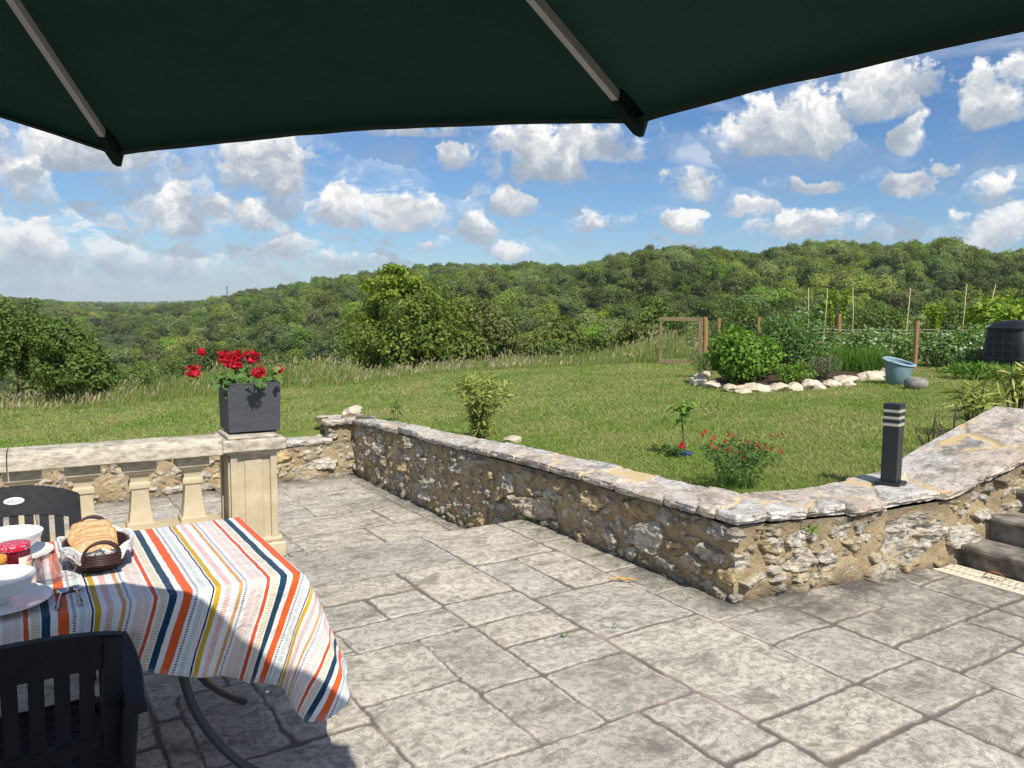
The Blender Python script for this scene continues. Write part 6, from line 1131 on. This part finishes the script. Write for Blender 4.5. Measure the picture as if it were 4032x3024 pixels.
HB = [(.5, 31, 2.9, 1.3, 'bush right of the dull oak, at the meadow edge'), (1.9, 29, 2.3, 1.25, 'pale bush in the hollow between the oaks and the gate'), (3.2, 31, 2.8, 1.5, 'rounded bush halfway between the oaks and the gate'), (4.3, 27.5, 2.1, 1.1, 'dark bush just left of the garden gate, beyond the meadow'), (5.6, 31, 3.2, 1.5, 'bush seen through the netting of the garden gate'), (-6.6, 30.5, 2.9, 1.3, 'low bush at the left foot of the large oak'), (-15.2, 36, 5.0, 2.3, 'dark round tree between the left bushes and the red geraniums'), (-11.6, 38, 4.6, 1.9, 'bushy tree seen behind the geraniums'), (-8.6, 40, 5.4, 2.3, 'bushy tree between the geraniums and the large oak'), (-19.0, 40, 5.6, 2.4, 'bushy tree rising behind the right-hand side of the left bushes'), (9.5, 34, 3.3, 1.9, 'tree behind the left fence posts of the kitchen garden'), (13.2, 36, 3.6, 2.0, 'tree behind the bean canes'), (17.0, 37, 3.9, 2.1, 'tree behind the right-hand bean canes'), (21.0, 38, 4.2, 2.2, 'tree behind the compost bin and vine')]
for i, (x, y, h, rx, lab) in enumerate(HB): tree('bush' if h < 3.25 else 'small_tree', lab, 'bush' if h < 3.25 else 'tree', x, y, h, rx, 4200, .15, .105, M['oakdull'] if i in (0, 3, 8) else M['hedge'], 340 + i, lobes=15, low=.04, lobe_r=(.3, .5))

# woodland: six crowns, the nearest trees each an object of its own, the rest one mass
VAR = []
for i in range(6):
    me, sz = crown_mesh('crown', 3.0, 3.0, 1.0 + .2 * i % 1, 7.0, 3800, .33, .25, 400 + i, 11 + i, lobe_r=(.34, .56), shape=.35, sp=.42); me.materials.append(M['wood']); tr = trunk_mb(7, .17, [c for c, _ in sz[:8]], 410 + i); tm = tr.build('trunk', M['bark']); tme = tm.data; bpy.data.objects.remove(tm); VAR.append((me, tme))
r = np.random.default_rng(500); cand = []
def scatter(n, a0, a1, r0, r1fun, hr, kind):
    a = r.uniform(a0, a1, n); R1 = np.interp(a, RID[:, 0], RID[:, 2]) * r1fun if not callable(r1fun) else r1fun(a); rad = np.sqrt(r.uniform(0, 1, n) * (R1 ** 2 - r0 ** 2) + r0 ** 2); x = rad * np.sin(np.radians(a)); y = rad * np.cos(np.radians(a)); h = r.uniform(*hr, n)
    for i in range(n): cand.append((rad[i], a[i], x[i], y[i], h[i], kind))
scatter(3900, -38, 38, 46, 1.06, (4.4, 9.4), 0)
scatter(7000, -38, -6, 480, lambda a: 1790 + 0 * a, (7.5, 12), 1)
cand.sort(); xs = np.array([c[2] for c in cand]); ys = np.array([c[3] for c in cand]); zs = hill_z(xs, ys)
NB = 640; hor = np.full(NB, -90.0); keep = []; placed = {}
for (rad, a, x, y, h, kind), z in zip(cand, zs):
    cell = (int(x // 4.2), int(y // 4.2)) if rad < 420 else (int(x // 9), int(y // 9), 9)
    if cell in placed: continue
    top = math.degrees(math.atan2(z + h - 1.7, rad)); b0 = (a + 40) / 80 * NB; hw_ = max(0, .38 * h / rad * 57.3 / 80 * NB); i0, i1 = int(max(0, b0 - hw_)), int(min(NB - 1, b0 + hw_)) + 1
    if top < hor[i0:i1].min() + .05: continue
    if top < -4.6: continue
    placed[cell] = 1; keep.append((x, y, z, h, rad, a)); mid = math.degrees(math.atan2(z + h * .72 - 1.7, rad)); hor[i0:i1] = np.maximum(hor[i0:i1], mid)
keep = np.array(keep); near = np.argsort(keep[:, 4] / keep[:, 3])[:110]; isn = np.zeros(len(keep), bool); isn[near] = True
src = None; roots = []
for k, (x, y, z, h, rad, a) in enumerate(keep[isn]):
    t = thing('woodland_tree', 'leafy green tree of the wood, in the front ranks on the near hillside', 'tree', (x, y, z - .2), r.uniform(0, 6.28), 'trees in the front ranks of the hillside wood'); s = h / 7.0; t.scale = (s * r.uniform(.85, 1.1), s * r.uniform(.85, 1.1), s); v = VAR[k % 6]; c = obj('crown', v[0], None, t); obj('trunk', v[1], None, t); roots.append(c)
def gn_forest(name, pts, sources, label, sc=1.0):
    me = bpy.data.meshes.new(name); me.vertices.add(len(pts)); me.vertices.foreach_set('co', np.asarray(pts[:, :3] - [0, 0, .3], np.float32).ravel())
    for nm, val in (('sc', pts[:, 3] / 7.0 * sc), ('rot', np.random.default_rng(9).uniform(0, 6.28, len(pts)))):
        at = me.attributes.new(nm, 'FLOAT', 'POINT'); at.data.foreach_set('value', np.asarray(val, np.float32))
    at = me.attributes.new('idx', 'INT', 'POINT'); at.data.foreach_set('value', np.random.default_rng(10).integers(0, len(sources), len(pts)).astype(np.int32))
    o = obj(name, me, None, None, None, None, 'stuff'); o['label'] = label; o['category'] = 'woodland'
    ng = bpy.data.node_groups.new(name, 'GeometryNodeTree'); ng.interface.new_socket('Geometry', in_out='INPUT', socket_type='NodeSocketGeometry'); ng.interface.new_socket('Geometry', in_out='OUTPUT', socket_type='NodeSocketGeometry')
    N = ng.nodes; L = ng.links; gi = N.new('NodeGroupInput'); go = N.new('NodeGroupOutput'); mp = N.new('GeometryNodeMeshToPoints'); L.new(gi.outputs[0], mp.inputs[0]); ip = N.new('GeometryNodeInstanceOnPoints'); L.new(mp.outputs[0], ip.inputs['Points']); jn = N.new('GeometryNodeJoinGeometry')
    for s in sources:
        oi = N.new('GeometryNodeObjectInfo'); oi.inputs[0].default_value = s; oi.inputs[1].default_value = True; L.new(oi.outputs['Geometry'], jn.inputs[0])
    L.new(jn.outputs[0], ip.inputs['Instance']); ip.inputs['Pick Instance'].default_value = True
    def at_(nm, dt):
        a = N.new('GeometryNodeInputNamedAttribute'); a.data_type = dt; a.inputs[0].default_value = nm; return [q for q in a.outputs if q.enabled and q.name == 'Attribute'][0]
    L.new(at_('idx', 'INT'), ip.inputs['Instance Index']); L.new(at_('sc', 'FLOAT'), ip.inputs['Scale']); cx = N.new('ShaderNodeCombineXYZ'); L.new(at_('rot', 'FLOAT'), cx.inputs[2]); L.new(cx.outputs[0], ip.inputs['Rotation']); L.new(ip.outputs[0], go.inputs[0])
    m = o.modifiers.new('woodland', 'NODES'); m.node_group = ng; return o
rest = keep[~isn]; gn_forest('hillside_wood', rest[rest[:, 4] < 470], roots[:6], 'dense green wood covering the hill beyond the meadow'); gn_forest('distant_wood', rest[rest[:, 4] >= 470], roots[:6], 'distant wooded ridges fading away at the left')
# pines and dark round crowns on the skyline
SK = [(1395, 534, 1.1), (1437, 528, 1.25), (1480, 529, 1.15), (1555, 535, 1.0), (1130, 565, .9), (1690, 536, .9), (1790, 523, 1.3), (1838, 525, 1.0), (2030, 516, .85), (2085, 538, .9)]
SKL = ['leftmost of the dark pines on the skyline', 'tallest of the three dark pines grouped on the skyline', 'right one of the three dark pines grouped on the skyline', 'dark round pine standing alone to the right of the three pines', 'dark round-headed tree standing out of the skyline right of the large oak', 'dark tree on the skyline above the left bean canes', 'big dark tree on the skyline to the left of the hill crest', 'dark tree joined to the right of the big skyline tree', 'bare-topped tall tree sticking out of the skyline at the right', 'dark tree at the right end of the crest']
pm, psz = crown_mesh('crown', 3.6, 3.6, 3.6, 8.6, 1500, .6, .36, 450, 12, flat=.8, lobe_r=(.3, .46)); ptm = trunk_mb(8.6, .2, [c for c, _ in psz], 451)
po = ptm.build('trunk', M['bark']); pme = po.data; bpy.data.objects.remove(po); pm.materials.append(M['pine'])
for (px, py, s), lab in zip(SK, SKL):
    aa = math.atan((px - 1106) / 1721); R = float(np.interp(math.degrees(aa), RID[:, 0], RID[:, 2])) * .985; x, y = R * math.sin(aa), R * math.cos(aa); z = 1.7 + (665 - py) / 1721 * R * math.cos(aa) - 8.6 * s; zg = float(hill_z(np.array([x]), np.array([y]))[0]); t = thing('pine_tree', lab, 'tree', (x, y, min(z, zg + 1.5)), px * .1, 'dark trees on the skyline'); t.scale = (s, s, s * max(1, (z - zg + 8.6 * s) / (8.6 * s)) if z > zg + 1.5 else s); obj('crown', pm, None, t); obj('trunk', pme, None, t)
# radio masts on the far ridge
for aa, R, h, lab in ((math.atan((493 - 1106) / 1721), 1690, 30, 'taller radio mast on the far ridge'), (math.atan((527 - 1106) / 1721), 1700, 17, 'shorter mast on the far ridge, right of the tall one')):
    x, y = R * math.sin(aa), R * math.cos(aa); b = MB()
    for k in range(3): b.tube([(2.0 * math.cos(k * 2.09), 2.0 * math.sin(k * 2.09), 0), (.6 * math.cos(k * 2.09), .6 * math.sin(k * 2.09), h)], .35, 4)
    for k in range(8): b.box((0, 0, h * (k + .5) / 8), (2.4 - 1.4 * k / 8, 2.4 - 1.4 * k / 8, .4))
    b.box((0, 0, h * .93), (2.6, 2.6, 3.0)); tag(b.build('radio_mast', M['wire'], loc=(x, y, float(hill_z(np.array([x]), np.array([y]))[0]) + 4), smooth=False), lab, 'mast')

# ------------------------------------------------------------------ the air: a thin even haze round everything
hb = MB(); hb.box((0, 0, 12.0), (5200, 5200, 100.0)); hz = hb.build('haze', None, smooth=False, kind='stuff'); hz['label'] = 'thin summer haze over the valley'; hz['category'] = 'haze'
hm = bpy.data.materials.new('haze'); hm.use_nodes = True; hn = hm.node_tree; hn.nodes.clear(); ho = hn.nodes.new('ShaderNodeOutputMaterial'); hv = hn.nodes.new('ShaderNodeVolumePrincipled'); hv.inputs['Density'].default_value = .00018; hv.inputs['Color'].default_value = (.86, .92, 1.0, 1); hv.inputs['Anisotropy'].default_value = .1; hn.links.new(hv.outputs[0], ho.inputs['Volume']); hz.data.materials.append(hm)
